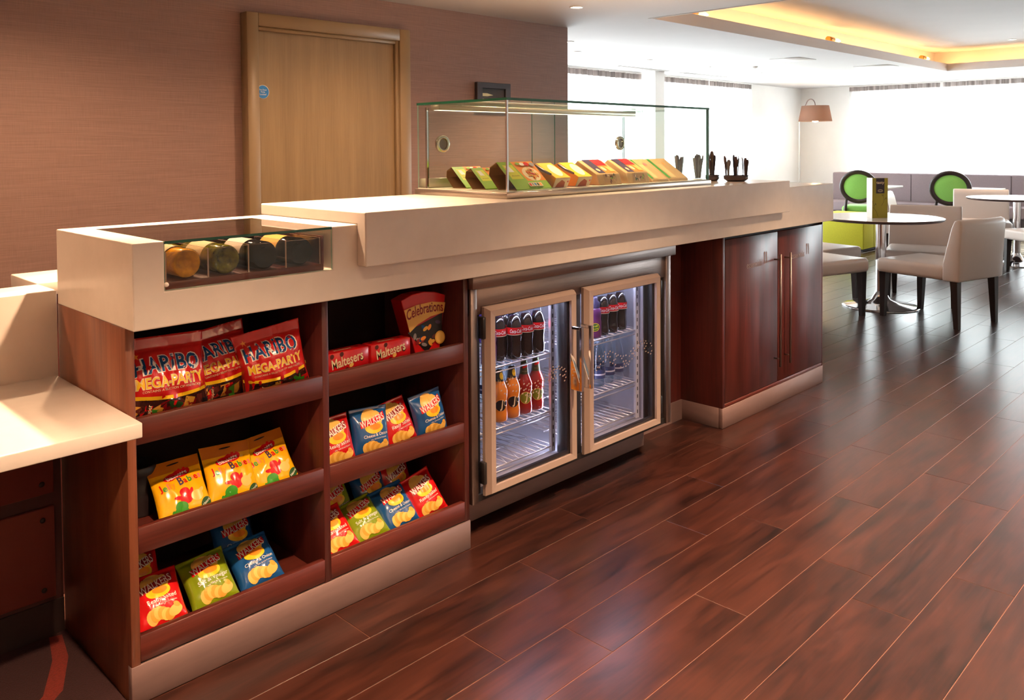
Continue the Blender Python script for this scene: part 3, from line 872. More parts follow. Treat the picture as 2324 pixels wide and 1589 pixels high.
wine(0.147, thin_glass('amber_clear_glass', (0.95, 0.85, 0.6)), M_gold, P_cream, 'wine bottle with golden wine in clear glass lying in the recess')
wine(0.249, M_olive, None, P_cream, 'wine bottle of olive green glass lying in the recess')
wine(0.358, M_dkglass, None, P_white, 'dark wine bottle with a white label lying beside the olive one')
wine(0.466, M_dkglass, None, P_gold2, 'dark wine bottle with a yellow label at the end of the wine tray')

# ================================================================== LOW DESK AT THE LEFT
ld = thing('low_desk', 'low white desk with a dark panelled front joined to the counter end', 'desk', (-0.7, 0.2, 0))
box_obj('desk_top', (-2.6, -0.005, -0.109, 0.478, 0.686, 0.721), M_white, ld, 0.003, 2)
box_obj('upstand', (-2.6, -0.001, 0.478, 0.635, 0.10, 0.958), M_white, ld, 0.003, 2)
M_deskp = mat('brown_desk_panel', rgb(128, 66, 56), rough=0.55, var=0.05, vscale=3)
for z0, z1 in ((0.405, 0.684), (0.115, 0.368)):
    pn = box_obj('front_panel', (-2.6, -0.028, 0.452, 0.466, z0, z1), M_deskp, ld, 0.002, 1)
    for zz in ((z0+0.03,) if z0 > 0.3 else (z1-0.033, z0+0.026)):
        bm = B(); lathe(bm, [(0, 0.004), (0.006, 0.003), (0.0075, 0)], 12, M=Matrix.Translation((-0.058, 0.452, zz)) @ Matrix.Rotation(math.radians(90), 4, 'X'))
        obj('screw', bm, M_darkmetal, pn)
box_obj('panel_backing', (-2.6, -0.006, 0.466, 0.478, 0.0, 0.686), mat('desk_backing', rgb(70, 38, 34), rough=0.6), ld)
box_obj('kick_board', (-2.6, -0.006, 0.46, 0.478, 0.0, 0.10), mat('kick_dark', rgb(40, 26, 24), rough=0.6), ld)
rc = thing('rear_counter', 'white-topped rear counter ledge behind the wine end of the counter', 'counter', (1.6, 0.79, 0))
box_obj('ledge_top', (0.0, 3.3, 0.66, 0.92, 0.918, 0.957), M_white, rc, 0.003, 2)  # only the wine end is seen; the rest extended to bounce light upward
box_obj('carcass', (0.03, 3.27, 0.68, 0.91, 0.0, 0.918), M_wood, rc)
for x in (2.35, 3.05):  # hidden uplighters added to lift the ceiling brightness
    t = thing('fill_can_uplighter', 'small black can uplighter added behind the food case to brighten the ceiling', 'lamp', (x, 0.79, 0.957), 0, 'can uplighters added to brighten the ceiling')
    bm = B(); lathe(bm, [(0, 0), (0.04, 0), (0.04, 0.10), (0.036, 0.10), (0.034, 0.03), (0, 0.03)], 24); obj('can', bm, M_black, t, local=True)
    bm = B(); lathe(bm, [(0, 0.075), (0.034, 0.075)], 20); obj('lens', bm, M_bulb, t, local=True)
    l = bpy.data.lights.new('bulb', 'SPOT'); l.energy = 16*WK; l.color = WARM; l.spot_size = math.radians(130); l.spot_blend = 1.0; l.shadow_soft_size = 0.03
    o = bpy.data.objects.new('bulb', l); COL.objects.link(o); o.parent = t; o.location = (0, 0, 0.102); o.rotation_euler = (math.pi, 0, 0)
# ================================================================== DRINKS FRIDGE
fr = thing('drinks_fridge', 'steel under-counter drinks fridge with two glass doors', 'fridge', (1.7, 0.25, 0))
M_inner = mat('fridge_liner', rgb(196, 194, 200), rough=0.3, metal=0.6)
M_dframe = mat('champagne_aluminium', rgb(178, 156, 144), rough=0.42, metal=0.3)
M_gasket = mat('dark_gasket', rgb(24, 20, 22), rough=0.5)
box_obj('top_panel', (1.113, 2.313, -0.02, 0.55, 0.873, 0.9195), M_steel, fr, 0.002, 1)
box_obj('top_rail', (1.117, 2.296, 0.004, 0.03, 0.780, 0.873), M_steel, fr, 0.001, 1)
box_obj('corner_post', (1.117, 1.146, -0.004, 0.05, 0.142, 0.872), M_steel, fr, 0.001, 1)
box_obj('corner_post', (2.262, 2.296, -0.004, 0.05, 0.142, 0.872), M_steel, fr, 0.001, 1)
box_obj('kick_panel', (1.117, 2.262, 0.115, 0.135, 0.018, 0.160), M_steelp, fr, 0.001, 1)
box_obj('bottom_rail', (1.146, 2.262, 0.004, 0.115, 0.142, 0.165), M_darkmetal, fr)
box_obj('side_wall', (1.117, 1.150, 0.05, 0.56, 0.142, 0.872), M_steel, fr)
box_obj('side_wall', (2.175, 2.296, 0.05, 0.56, 0.142, 0.872), M_steel, fr)
box_obj('liner_back', (1.150, 2.175, 0.52, 0.56, 0.142, 0.83), M_inner, fr)
box_obj('liner_floor', (1.150, 2.175, 0.05, 0.52, 0.150, 0.176), M_inner, fr)
box_obj('liner_top', (1.150, 2.175, 0.03, 0.52, 0.806, 0.83), M_inner, fr)
box_obj('liner_side', (1.150, 1.158, 0.05, 0.52, 0.176, 0.806), M_inner, fr)
box_obj('liner_side', (2.167, 2.175, 0.05, 0.52, 0.176, 0.806), M_inner, fr)
box_obj('gasket_frame', (1.146, 1.170, 0.012, 0.05, 0.165, 0.812), M_gasket, fr)
box_obj('gasket_frame', (2.20, 2.262, 0.012, 0.05, 0.165, 0.812), M_gasket, fr)
box_obj('mullion', (1.618, 1.700, 0.006, 0.060, 0.160, 0.812), M_gasket, fr, 0.002, 1)
M_strip = mat('slotted_strip', rgb(214, 214, 220), rough=0.35, metal=0.4)
for x, y in ((1.594, 0.066), (2.137, 0.066), (1.175, 0.066), (1.72, 0.066)):
    st = box_obj('shelf_strip', (x, x+0.022, y, y+0.012, 0.18, 0.80), M_strip, fr)
    bm = B()
    for k in range(18):
        bx(bm, x+0.008, x+0.013, y-0.0008, y, 0.20+k*0.033, 0.215+k*0.033)
    obj('slots', bm, M_gasket, st)
M_wire = mat('coated_wire', rgb(205, 200, 200), rough=0.3, metal=0.7)
for x0, x1 in ((1.165, 1.612), (1.706, 2.162)):
    for z in (0.560, 0.337, 0.200):
        bm = B(); yf, yb = 0.072, 0.50
        tube(bm, [(x0, yf, z), (x1, yf, z)], 0.0033, 6); tube(bm, [(x0, yf, z-0.018), (x1, yf, z-0.018)], 0.0026, 6)
        tube(bm, [(x0, yb, z), (x1, yb, z)], 0.003, 6)
        for yy in (0.21, 0.35): tube(bm, [(x0, yy, z-0.004), (x1, yy, z-0.004)], 0.003, 6)
        n = 14
        for k in range(n+1):
            xx = x0+0.004+(x1-x0-0.008)*k/n
            tube(bm, [(xx, yf, z+0.002), (xx, yb, z+0.002)], 0.0018, 5)
        for k in range(7):          # zig-zag wires
            xx = x0+0.01+(x1-x0-0.08)*k/6
            tube(bm, [(xx, yf, z-0.001), (xx+0.06, 0.21, z-0.001), (xx, 0.35, z-0.001)], 0.0018, 5)
        obj('wire_shelf', bm, M_wire, fr)
M_led = glow('fridge_led', (0.72, 0.78, 1.0), 26.0)
for x0, x1 in ((1.19, 1.60), (1.73, 2.14)):
    box_obj('led_strip', (x0, x1, 0.062, 0.078, 0.797, 0.804), M_led, fr)
for x in (1.612, 1.7015):
    box_obj('led_strip', (x, x+0.005, 0.075, 0.085, 0.19, 0.79), M_led, fr)
def fdoor(x0, x1, hx, gx0, gx1, side):
    z0, z1, gz0, gz1 = 0.160, 0.806, 0.192, 0.772
    bm = B()
    # bevelled frame: outer back edge, outer front edge, inner front edge, inner back edge
    loops = []
    for (a0, a1, c0, c1, y) in ((x0, x1, z0, z1, 0.0), (x0+0.001, x1-0.001, z0+0.001, z1-0.001, -0.012), (x0+0.014, x1-0.010, z0+0.010, z1-0.012, -0.030), (gx0, gx1, gz0, gz1, -0.028), (gx0, gx1, gz0, gz1, 0.0)):
        loops.append([bm.verts.new(p) for p in ((a0, y, c0), (a1, y, c0), (a1, y, c1), (a0, y, c1))])
    for a, b in zip(loops, loops[1:]):
        for k in range(4): bm.faces.new((a[k], a[(k+1) % 4], b[(k+1) % 4], b[k]))
    for k in range(4): bm.faces.new((loops[-1][k], loops[-1][(k+1) % 4], loops[0][(k+1) % 4], loops[0][k]))
    bmesh.ops.recalc_face_normals(bm, faces=bm.faces)
    d = obj('glass_door', bm, M_dframe, fr)
    pane('glass', (gx0, gx1, -0.017, -0.013, gz0, gz1), d, M_glassdoor, M_gasket)
    bm = B(); cells(bm, [gx0, gx0+0.006, gx1-0.010, gx1], [-0.012, 0.0], [gz0, gz0+0.012, gz1-0.006, gz1], lambda i, j, k: not (i == 1 and k == 1))
    obj('glazing_seal', bm, M_gasket, d)
    # upright handle: bar with a hooked top and a wedge-shaped foot
    bm = B()
    bx(bm, hx-0.006, hx+0.006, -0.078, -0.066, 0.437, 0.676)
    bx(bm, hx-0.006, hx+0.006, -0.066, -0.028, 0.664, 0.676)
    vs_ = [bm.verts.new(p) for p in ((hx-0.007, -0.067, 0.437), (hx+0.007, -0.067, 0.437), (hx+0.007, -0.024, 0.437), (hx-0.007, -0.024, 0.437), (hx-0.007, -0.067, 0.47), (hx+0.007, -0.067, 0.47), (hx+0.007, -0.024, 0.575), (hx-0.007, -0.024, 0.575))]
    for f_ in ((0, 1, 2, 3), (4, 5, 6, 7), (0, 1, 5, 4), (2, 3, 7, 6), (0, 3, 7, 4), (1, 2, 6, 5)): bm.faces.new([vs_[i] for i in f_])
    bevel(bm, 0.0015, 1, smooth=False)
    obj('handle', bm, M_chrome, d)
    # hinges
    hxx = x0-0.014 if side < 0 else x1+0.002
    for zz in (0.205, 0.70):
        box_obj('hinge', (hxx, hxx+0.014, -0.022, 0.004, zz, zz+0.075), M_darkmetal, d, 0.002, 1)
    # dotted band printed on the glass
    dots = []
    for r_ in range(5):
        for k in range(22):
            u = gx0+0.03+k*(gx1-gx0-0.06)/21+(0.007 if r_ % 2 else 0)
            v = 0.475+0.011*r_+0.02*math.sin(k*0.45)
            if random.random() < 0.62: dots.append(s_ell(u, v, 0.0042, 0.0028, 0.3, 8))
    S = lambda u, v, e: (u, -0.017-e, v)
    obj('dotted_print', print_mesh(S, [(s_many(*dots), mat('faint_dots', rgb(150, 132, 124), rough=0.5))], step=0), None, d)
fdoor(1.170, 1.641, 1.610, 1.207, 1.606, -1)
fdoor(1.695, 2.190, 1.664, 1.735, 2.156, 1)

# ---- bottles
def cylS(r, ang0=0.0):
    return lambda u, v, e: ((r+e)*math.sin(u/r+ang0), -(r+e)*math.cos(u/r+ang0), v)
M_cola = mat('cola', rgb(22, 10, 8), rough=0.06, coat=1.0)
M_clear = thin_glass('bottle_glass', (0.92, 0.96, 0.97), 1.5)
M_pet = thin_glass('water_bottle_glass', (0.80, 0.88, 0.92), 4.5)
def band(r, z0, z1, a0, a1, n=18):
    bm = B()
    g = [[bm.verts.new((r*math.sin(a0+(a1-a0)*k/n), -r*math.cos(a0+(a1-a0)*k/n), z)) for k in range(n+1)] for z in (z0, z1)]
    for k in range(n):
        f = bm.faces.new((g[0][k], g[0][k+1], g[1][k+1], g[1][k])); f.smooth = True
    return bm
def cola():
    t = thing('cola_bottle', '', 'bottle')
    bm = B(); lathe(bm, [(0, 0.002), (0.024, 0), (0.0285, 0.006), (0.0285, 0.03), (0.0265, 0.055), (0.0285, 0.08), (0.0292, 0.10), (0.0285, 0.122), (0.023, 0.142), (0.0165, 0.158), (0.0, 0.160)], 20)
    obj('cola_filled_body', bm, M_cola, t, local=True)
    bm = B(); lathe(bm, [(0.0168, 0.157), (0.0128, 0.178), (0.0125, 0.193), (0.0138, 0.195)], 16)
    obj('clear_neck', bm, M_clear, t, local=True)
    bm = B(); lathe(bm, [(0.0142, 0.190), (0.0142, 0.2), (0.012, 0.2025), (0, 0.2025)], 16)
    obj('crown_cap', bm, P_red, t, local=True)
    lb = obj('paper_label', band(0.0298, 0.090, 0.118, -2.6, 2.6, 26), P_red, t, local=True)
    obj('lettering', print_mesh(cylS(0.0299), [(s_text('coke', 0.0, 0.105, 0.046, hgt=0.014), P_white), (s_poly([(-0.05, 0.0905), (0.05, 0.0905), (0.05, 0.0925), (-0.05, 0.0925)]), P_cream)], step=0.006), None, lb, local=True)
    return t
def j2o(kind):
    t = thing('fruit_drink_bottle', '', 'bottle')
    body = mat('orange_juice', rgb(216, 124, 26), rough=0.1, coat=1.0) if kind == 'o' else mat('red_juice', rgb(150, 22, 18), rough=0.08, coat=1.0)
    bm = B(); lathe(bm, [(0, 0.002), (0.026, 0), (0.0305, 0.006), (0.0305, 0.030), (0.0285, 0.046), (0.0285, 0.080), (0.0312, 0.100), (0.0305, 0.116), (0.024, 0.134), (0.0185, 0.146), (0.0185, 0.148), (0.0, 0.149)], 22)
    obj('juice_filled_body', bm, body, t, local=True)
    neckm = mat('dark_neck_label', rgb(42, 42, 26), rough=0.3) if kind == 'o' else mat('olive_neck_label', rgb(78, 72, 30), rough=0.3)
    bm = B(); lathe(bm, [(0.0188, 0.143), (0.0150, 0.170), (0.0135, 0.186)], 18)
    nk = obj('neck_label', bm, neckm, t, local=True)
    if kind == 'o':
        lay = [(s_ell(0.004, 0.168, 0.007, 0.013, 0.1), P_yellow), (s_many(s_poly([(-0.008, 0.146), (-0.006, 0.146), (-0.006, 0.154), (-0.008, 0.154)]), s_poly([(-0.003, 0.145), (0, 0.145), (0, 0.153), (-0.003, 0.153)]), s_text('passion', 0.002, 0.1565, 0.026)), P_gold2)]
    else:
        lay = [(s_poly([(-0.010, 0.170), (0.010, 0.176), (0.010, 0.183), (-0.010, 0.178)]), P_red), (s_text('apple', 0, 0.160, 0.022), P_cream)]
    Sn = lambda u, v, e: ((0.0188-(v-0.143)*0.128+0.0006+e)*math.sin(u/0.016), -(0.0188-(v-0.143)*0.128+0.0006+e)*math.cos(u/0.016), v)
    obj('neck_print', print_mesh(Sn, lay, step=0.006), None, nk, local=True)
    bm = B(); lathe(bm, [(0.0136, 0.185), (0.0128, 0.198), (0.0142, 0.199), (0.0142, 0.208), (0, 0.209)], 18)
    obj('capped_neck', bm, M_clear if kind == 'o' else mat('green_cap', rgb(60, 70, 30), rough=0.3, metal=0.5), t, local=True)
    S = cylS(0.0290)
    rim, fill = (P_orange, P_black) if kind == 'o' else (P_gold2, mat('apple_green_label', rgb(120, 126, 24), rough=0.3))
    lay = [(s_ell(-0.002, 0.063, 0.0225, 0.0225, n=26), rim), (s_ell(-0.002, 0.063, 0.0205, 0.0205, n=26), fill),
           (s_text('j', 0.001, 0.064, 0.012, hgt=0.040), P_cream), (s_text('oo', 0.017, 0.070, 0.016, hgt=0.022), P_cream), (s_ell(0.017, 0.070, 0.0035, 0.008), fill), (s_text('two', 0.008, 0.071, 0.0075, hgt=0.011), P_black)]
    obj('round_label', print_mesh(S, lay, step=0.006), None, t, local=True)
    return t
def water():
    t = thing('water_bottle', '', 'bottle')
    bm = B(); lathe(bm, [(0, 0.004), (0.024, 0), (0.0315, 0.008), (0.0315, 0.100), (0.030, 0.125), (0.021, 0.155), (0.014, 0.172), (0.0135, 0.188), (0.0145, 0.190)], 22)
    obj('clear_body', bm, M_pet, t, local=True)
    bm = B(); lathe(bm, [(0.015, 0.185), (0.015, 0.202), (0, 0.203)], 16)
    obj('screw_cap', bm, mat('pale_blue_cap', rgb(150, 170, 190), rough=0.4), t, local=True)
    lb = obj('wrap_label', band(0.0320, 0.036, 0.072, -1.5, 1.5), mat('navy_label', rgb(46, 56, 92), rough=0.35), t, local=True)
    obj('label_stripe', band(0.0324, 0.050, 0.056, -1.5, 1.5), mat('label_silver', rgb(186, 186, 196), rough=0.4), lb, local=True)
    return t
def shoot():
    t = thing('juice_bottle', '', 'bottle')
    bm = B(); lathe(bm, [(0, 0.002), (0.026, 0), (0.0285, 0.006), (0.0285, 0.062), (0.0265, 0.075), (0.0285, 0.092), (0.026, 0.112), (0.021, 0.122), (0, 0.123)], 20)
    obj('ribbed_purple_body', bm, mat('purple_plastic', rgb(92, 36, 88), rough=0.3), t, local=True)
    bm = B(); lathe(bm, [(0.022, 0.120), (0.022, 0.142), (0.014, 0.150), (0.0135, 0.160), (0.009, 0.166), (0, 0.166)], 18)
    obj('sports_cap', bm, mat('dark_violet_cap', rgb(52, 44, 74), rough=0.4), t, local=True)
    obj('label', print_mesh(cylS(0.0288), [(s_ell(0.002, 0.045, 0.019, 0.017, 0.2), P_lime), (s_ell(0.002, 0.045, 0.0165, 0.0145, 0.2), P_dgreen), (s_many(s_text('fruit', 0.002, 0.050, 0.022, 0.2), s_text('shoot', 0.002, 0.039, 0.024, 0.2)), P_lime)], step=0.006), None, t, local=True)
    return t
FACE = -0.55
def put(root, spots, z, label, group):
    for i, (x, y) in enumerate(spots):
        o = root if i == 0 and not root.get('used') else dup(root)
        root['used'] = 1
        if 'used' in o: del o['used']
        root['used'] = 1
        o.location = (x, y, z); o.rotation_euler = (0, 0, FACE+random.uniform(-0.12, 0.12))
        o['label'] = label; o['group'] = group
    
Z1s, Z2s = 0.5645, 0.3415
c0 = cola()
put(c0, [(1.437, 0.108), (1.50, 0.108), (1.563, 0.108), (1.378, 0.132), (1.44, 0.175), (1.505, 0.178)], Z1s, 'red-labelled cola bottle behind the fridge door nearer the snack shelves', 'cola bottles, left fridge door')
put(c0, [(1.965, 0.112), (2.030, 0.115), (2.096, 0.118)], Z1s, 'red-labelled cola bottle behind the fridge door nearer the cupboard', 'cola bottles, right fridge door')
del c0['used']
jo = j2o('o'); put(jo, [(1.374, 0.124), (1.440, 0.124)], Z2s, 'orange fruit drink bottle with a dark round label in the fridge', 'orange drinks in the fridge'); del jo['used']
jr = j2o('r'); put(jr, [(1.506, 0.124), (1.571, 0.124)], Z2s, 'red fruit drink bottle with a green round label in the fridge', 'red drinks in the fridge'); del jr['used']
wb = water()
put(wb, [(1.45, 0.22), (1.53, 0.23), (1.575, 0.32), (1.50, 0.33)], Z2s, 'clear water bottle standing behind the fruit drinks in the fridge', 'water bottles, left fridge door')
put(wb, [(1.972, 0.142), (2.043, 0.146), (2.112, 0.15), (2.01, 0.225), (2.085, 0.23), (2.05, 0.31), (2.12, 0.32), (1.905, 0.16)], Z2s, 'clear water bottle behind the fridge door nearer the cupboard', 'water bottles, right fridge door'); del wb['used']
fs_ = shoot(); fs_.location = (1.306, 0.108, Z1s); fs_.rotation_euler = (0, 0, FACE-0.1); fs_['label'] = 'purple juice bottle beside the cola behind the fridge door nearer the snack shelves'
f2 = dup(fs_, (1.905, 0.105, Z1s), (0, 0, FACE-0.3), 'purple juice bottle beside the cola behind the fridge door nearer the cupboard')
# purple multipack at the back of the top shelf
mp_ = thing('juice_multipack', 'purple shrink-wrapped juice pack at the back of the fridge top shelf', 'pack', (1.60, 0.34, Z1s))
bm = B(); bx(bm, 1.50, 1.605, 0.26, 0.40, Z1s, Z1s+0.19); bevel(bm, 0.012, 3); 
obj('wrapped_body', bm, mat('violet_shrink_wrap', rgb(104, 62, 190), rough=0.2, coat=0.8), mp_)
obj('front_print', print_mesh(lambda u, v, e: (u, 0.2598-e, v), [(s_ell(1.55, Z1s+0.09, 0.038, 0.03), P_leaf), (s_text('fruit', 1.55, Z1s+0.09, 0.05), P_white)], step=0), None, mp_)

# ================================================================== SNACK BAGS
def bag_shape(w_, h_, T, seed, crimp=0.012, flap=0.0, wr=0.0042):
    def bulge(s, t):
        a = max(0.0, 1-abs(s)**2.6)**0.55
        tt = min(1, max(0, (t-crimp/h_)/(1-crimp/h_*2-flap)))
        return a*max(0.0, math.sin(math.pi*tt))**0.5
    def front(u, v):
        s, t = 2*u/w_, v/h_
        b = bulge(s, t)
        k = noise.noise(Vector((u*28+seed*7.3, v*26, seed)))+0.6*noise.noise(Vector((u*70, v*22+seed*3, seed*2.1)))
        k += 0.9*abs(noise.noise(Vector((u*22+v*13+seed, v*9-u*6, seed*1.7))))-0.2
        edge = 1-0.06*math.sin(math.pi*min(1, t))
        x = u*edge
        y = -T*0.55*b-wr*k*(0.25+b)
        return x, y
    def S(u, v, e):
        x, y = front(u, v)
        return (x, y-e, v)
    def back(u, v):
        s, t = 2*u/w_, v/h_
        x, _ = front(u, v)
        return (x, T*0.45*bulge(s, t)+0.0006, v)
    return S, back
def bag_mesh(w_, h_, S, back, m, nu=30, nv=38):
    bm = B()
    fr_ = [[bm.verts.new(S(-w_/2+w_*i/nu, h_*j/nv, 0)) for i in range(nu+1)] for j in range(nv+1)]
    bk = [[bm.verts.new(back(-w_/2+w_*i/nu, h_*j/nv)) for i in range(nu+1)] for j in range(nv+1)]
    for j in range(nv):
        for i in range(nu):
            bm.faces.new((fr_[j][i], fr_[j][i+1], fr_[j+1][i+1], fr_[j+1][i]))
            bm.faces.new((bk[j][i], bk[j+1][i], bk[j+1][i+1], bk[j][i+1]))
        bm.faces.new((fr_[j][0], fr_[j+1][0], bk[j+1][0], bk[j][0])); bm.faces.new((fr_[j][nu], bk[j][nu], bk[j+1][nu], fr_[j+1][nu]))
    for i in range(nu):
        bm.faces.new((fr_[0][i], bk[0][i], bk[0][i+1], fr_[0][i+1])); bm.faces.new((fr_[nv][i], fr_[nv][i+1], bk[nv][i+1], bk[nv][i]))
    for f in bm.faces: f.smooth = True
    return mesh_of(bm, m, 'bag')
CACHE = {}
def chips(cx, cy, s):
    out = []
    rnd = random.Random(3)
    for k in range(6): out.append((s_ell(cx-0.62*s+0.17*s*k, cy-0.02*s+0.10*s*math.sin(k*0.9), 0.27*s, 0.34*s-0.02*s*k, 0.35, 16), P_gold if k % 2 else P_gold2))
    out.append((s_ell(cx+0.52*s, cy-0.02*s, 0.36*s, 0.24*s, 0.3, 16), P_gold2)); out.append((s_ell(cx+0.62*s, cy+0.20*s, 0.18*s, 0.13*s, -0.5, 14), P_gold))
    return out
def crisp_bag(flavour, seed):
    key = (flavour, seed)
    w_, h_, T = 0.130, 0.156, 0.062
    if key not in CACHE:
        S, back = bag_shape(w_, h_, T, seed)
        film = {'ready': F_red, 'cheese': F_blue, 'salt': F_green}[flavour]
        me = bag_mesh(w_, h_, S, back, film)
        ty = 0.112
        logo = print_mesh(S, [(s_ell(0.0, ty+0.008, 0.036, 0.030, n=24), P_gold2), (s_ell(0.002, ty-0.018, 0.032, 0.018, n=22), P_yellow), (s_ell(0.006, ty-0.016, 0.020, 0.010, n=18), P_orange),
             (s_poly([(-0.044, ty-0.016), (-0.02, ty-0.012), (0.01, ty-0.006), (0.046, ty+0.006), (0.046, ty+0.026), (0.01, ty+0.013), (-0.02, ty+0.006), (-0.044, ty+0.004)]), P_red if flavour != 'ready' else P_dred),
             (s_text('walkers', 0.0, ty+0.003, 0.088, 0.20, hgt=0.022), P_white)], name='logo')
        txt = print_mesh(S, [(s_many(s_text(flavour, 0.006, 0.072, 0.088 if flavour != 'ready' else 0.078, 0.05), s_text('potato', 0.014, 0.0605, 0.06, 0.05)), P_white)], name='lettering')
        pic = print_mesh(S, chips(0.006, 0.037, 0.052), name='picture')
        CACHE[key] = (me, logo, txt, pic)
    me, logo, txt, pic = CACHE[key]
    o = obj('crisp_bag', me, None)
    obj('logo', logo, None, o, local=True); obj('lettering', txt, None, o, local=True); obj('crisps_picture', pic, None, o, local=True)
    return o
def place(o, x, y, z, lean=0.0, roll=0.0, yaw=0.0):
    o.location = (x, y, z); o.rotation_euler = (math.radians(-lean), math.radians(roll), math.radians(yaw))
S3, S2, S1 = 0.120, 0.386, 0.653        # shelf surfaces, bottom to top
G1 = 'crisp bags on the shelves'
red, blu, grn = 'ready', 'cheese', 'salt'
for fl, sd, x, y, z, lean, roll, yaw, lab in (
    (red, 1, 0.105, 0.052, S3, 47, -3, -6, 'red crisp bag on the bottom shelf against the light counter end panel'),
    (grn, 2, 0.250, 0.055, S3, 47, -6, -4, 'green crisp bag alone between red and blue on the bottom shelf'),
    (blu, 3, 0.388, 0.058, S3, 50, -7, -4, 'blue crisp bag at the front of the bottom shelf beside the divider'),
    (blu, 4, 0.385, 0.205, S3, 30, 4, 0, 'blue crisp bag half hidden behind the front blue one on the bottom shelf'),
    (red, 5, 0.10, 0.190, S3, 26, 3, 4, 'red crisp bag in the shadow behind the bottom shelf red bag'),
    (red, 6, 0.632, 0.056, S2, 18, -4, -4, 'red crisp bag on the middle shelf right beside the divider'),
    (blu, 7, 0.754, 0.056, S2, 15, 2, -8, 'blue crisp bag between two red bags on the middle shelf'),
    (red, 8, 0.878, 0.060, S2, 24, -9, -2, 'red crisp bag between two blue bags on the middle shelf'),
    (blu, 2, 1.000, 0.056, S2, 12, -6, -2, 'blue crisp bag on the middle shelf at the fridge end'),
    (red, 3, 0.645, 0.052, S3, 46, -10, -2, 'red crisp bag on the bottom shelf between the divider and a green bag'),
    (grn, 4, 0.762, 0.055, S3, 50, -10, -3, 'green crisp bag at the front of the bottom shelf near the fridge'),
    (blu, 5, 0.880, 0.054, S3, 42, -8, -3, 'blue crisp bag leaning on the bottom shelf beside the fridge-end red one'),
    (red, 6, 1.000, 0.056, S3, 32, -14, -3, 'red crisp bag on the bottom shelf at the fridge end'),
    (grn, 7, 0.735, 0.200, S3, 26, -6, 0, 'green crisp bag in the dark behind the front green bag'),
    (blu, 8, 0.872, 0.200, S3, 22, -4, 0, 'blue crisp bag in the dark behind the front row of the bottom shelf'),
    (red, 1, 0.985, 0.215, S3, 16, -6, 0, 'red crisp bag in the dark behind the fridge-end red bag')):
    o = crisp_bag(fl, sd); place(o, x, y, z, lean, roll, yaw); tag(o, lab, 'crisp bag', G1)

def jelly_bag(seed):
    key = ('jelly', seed); w_, h_, T = 0.140, 0.170, 0.040
    if key not in CACHE:
        S, back = bag_shape(w_, h_, T, seed, flap=0.20, wr=0.0040)
        me = bag_mesh(w_, h_, S, back, F_yellow)
        fl = print_mesh(S, [(s_poly([(-0.069, 0.136), (0.069, 0.140), (0.069, 0.169), (-0.069, 0.169)]), F_amber), (s_ell(0.0, 0.158, 0.017, 0.0022, 0.05), P_black)], name='flap')
        logo = print_mesh(S, [(s_many(s_ell(-0.016, 0.121, 0.022, 0.011, 0.25), s_ell(0.014, 0.128, 0.026, 0.014, 0.25), s_ell(-0.002, 0.124, 0.030, 0.0105, 0.25)), P_red), (s_text('bassetts', 0.0, 0.124, 0.062, 0.2, hgt=0.015), P_white)], name='logo')
        cols = [P_red, P_green, P_pink, P_orange, P_orange, P_purple, P_red, P_green, P_pink, P_red, P_pink]
        lay = []; u = -0.056
        for i, ch in enumerate('JellyBabies'):
            if i == 5: u += 0.006
            g = GLYPH['ch_'+ch]; hh = 0.0235 if ch in 'JB' else (0.019 if ch in 'lyb' else 0.0135)
            wd = g[2]*hh/g[3]*(0.9 if ch != 'l' else 1.0); wd = max(0.0035, min(wd, 0.013))
            lay.append((s_text('ch_'+ch, u+wd/2, 0.088+0.02*(u+0.056)/0.112*0.9+(hh-0.0135)/2-(0.005 if ch == 'y' else 0), wd, 0.14, hgt=hh), cols[i])); u += wd+0.0018
        txt = print_mesh(S, lay, name='lettering', deps=0.00005)
        pic = print_mesh(S, [(s_many(s_ell(0.004, 0.068, 0.014, 0.012), s_ell(0.005, 0.052, 0.017, 0.015), s_ell(-0.014, 0.056, 0.013, 0.005, -0.1), s_ell(0.021, 0.064, 0.005, 0.013, -0.4)), P_red),
                             (s_many(s_ell(0.034, 0.052, 0.016, 0.014), s_ell(0.046, 0.062, 0.013, 0.005, 0.7)), P_gold2), (s_many(s_ell(-0.012, 0.033, 0.017, 0.014), s_ell(-0.014, 0.020, 0.020, 0.014), s_ell(-0.032, 0.016, 0.006, 0.013, 0.3)), P_green),
                             (s_ell(0.054, 0.030, 0.017, 0.011, 0.6), P_dgreen), (s_text('natural', 0.054, 0.030, 0.026, 0.6), P_white)], name='sweets')
        CACHE[key] = (me, fl, logo, txt, pic)
    me, fl, logo, txt, pic = CACHE[key]
    o = obj('sweet_bag', me, None)
    for n_, m_ in (('hanging_flap', fl), ('logo', logo), ('lettering', txt), ('sweets_picture', pic)): obj(n_, m_, None, o, local=True)
    return o
for sd, x, y, lean, roll, yaw, lab in ((11, 0.170, 0.052, 42, -2, -5, 'yellow sweet bag nearest the light counter end panel'), (12, 0.302, 0.052, 36, 2, -6, 'yellow sweet bag leaning between two other yellow bags'), (13, 0.432, 0.054, 38, -6, -4, 'yellow sweet bag beside the shelf divider')):
    o = jelly_bag(sd); place(o, x, y, S2, lean, roll, yaw); tag(o, lab, 'sweet bag', 'yellow sweet bags')
dk = thing('dark_tub', 'dark drum-shaped tub in the shadow behind the yellow sweet bags', 'tub', (0.10, 0.20, S2))
bm = B(); lathe(bm, [(0, 0), (0.045, 0), (0.047, 0.004), (0.047, 0.115), (0.0, 0.115)], 24); obj('drum', bm, mat('dark_tub_card', rgb(34, 24, 26), rough=0.4), dk, local=True)
bm = B(); lathe(bm, [(0.049, 0.108), (0.049, 0.128), (0.045, 0.131), (0, 0.131)], 24); obj('lid', bm, M_black, dk, local=True)

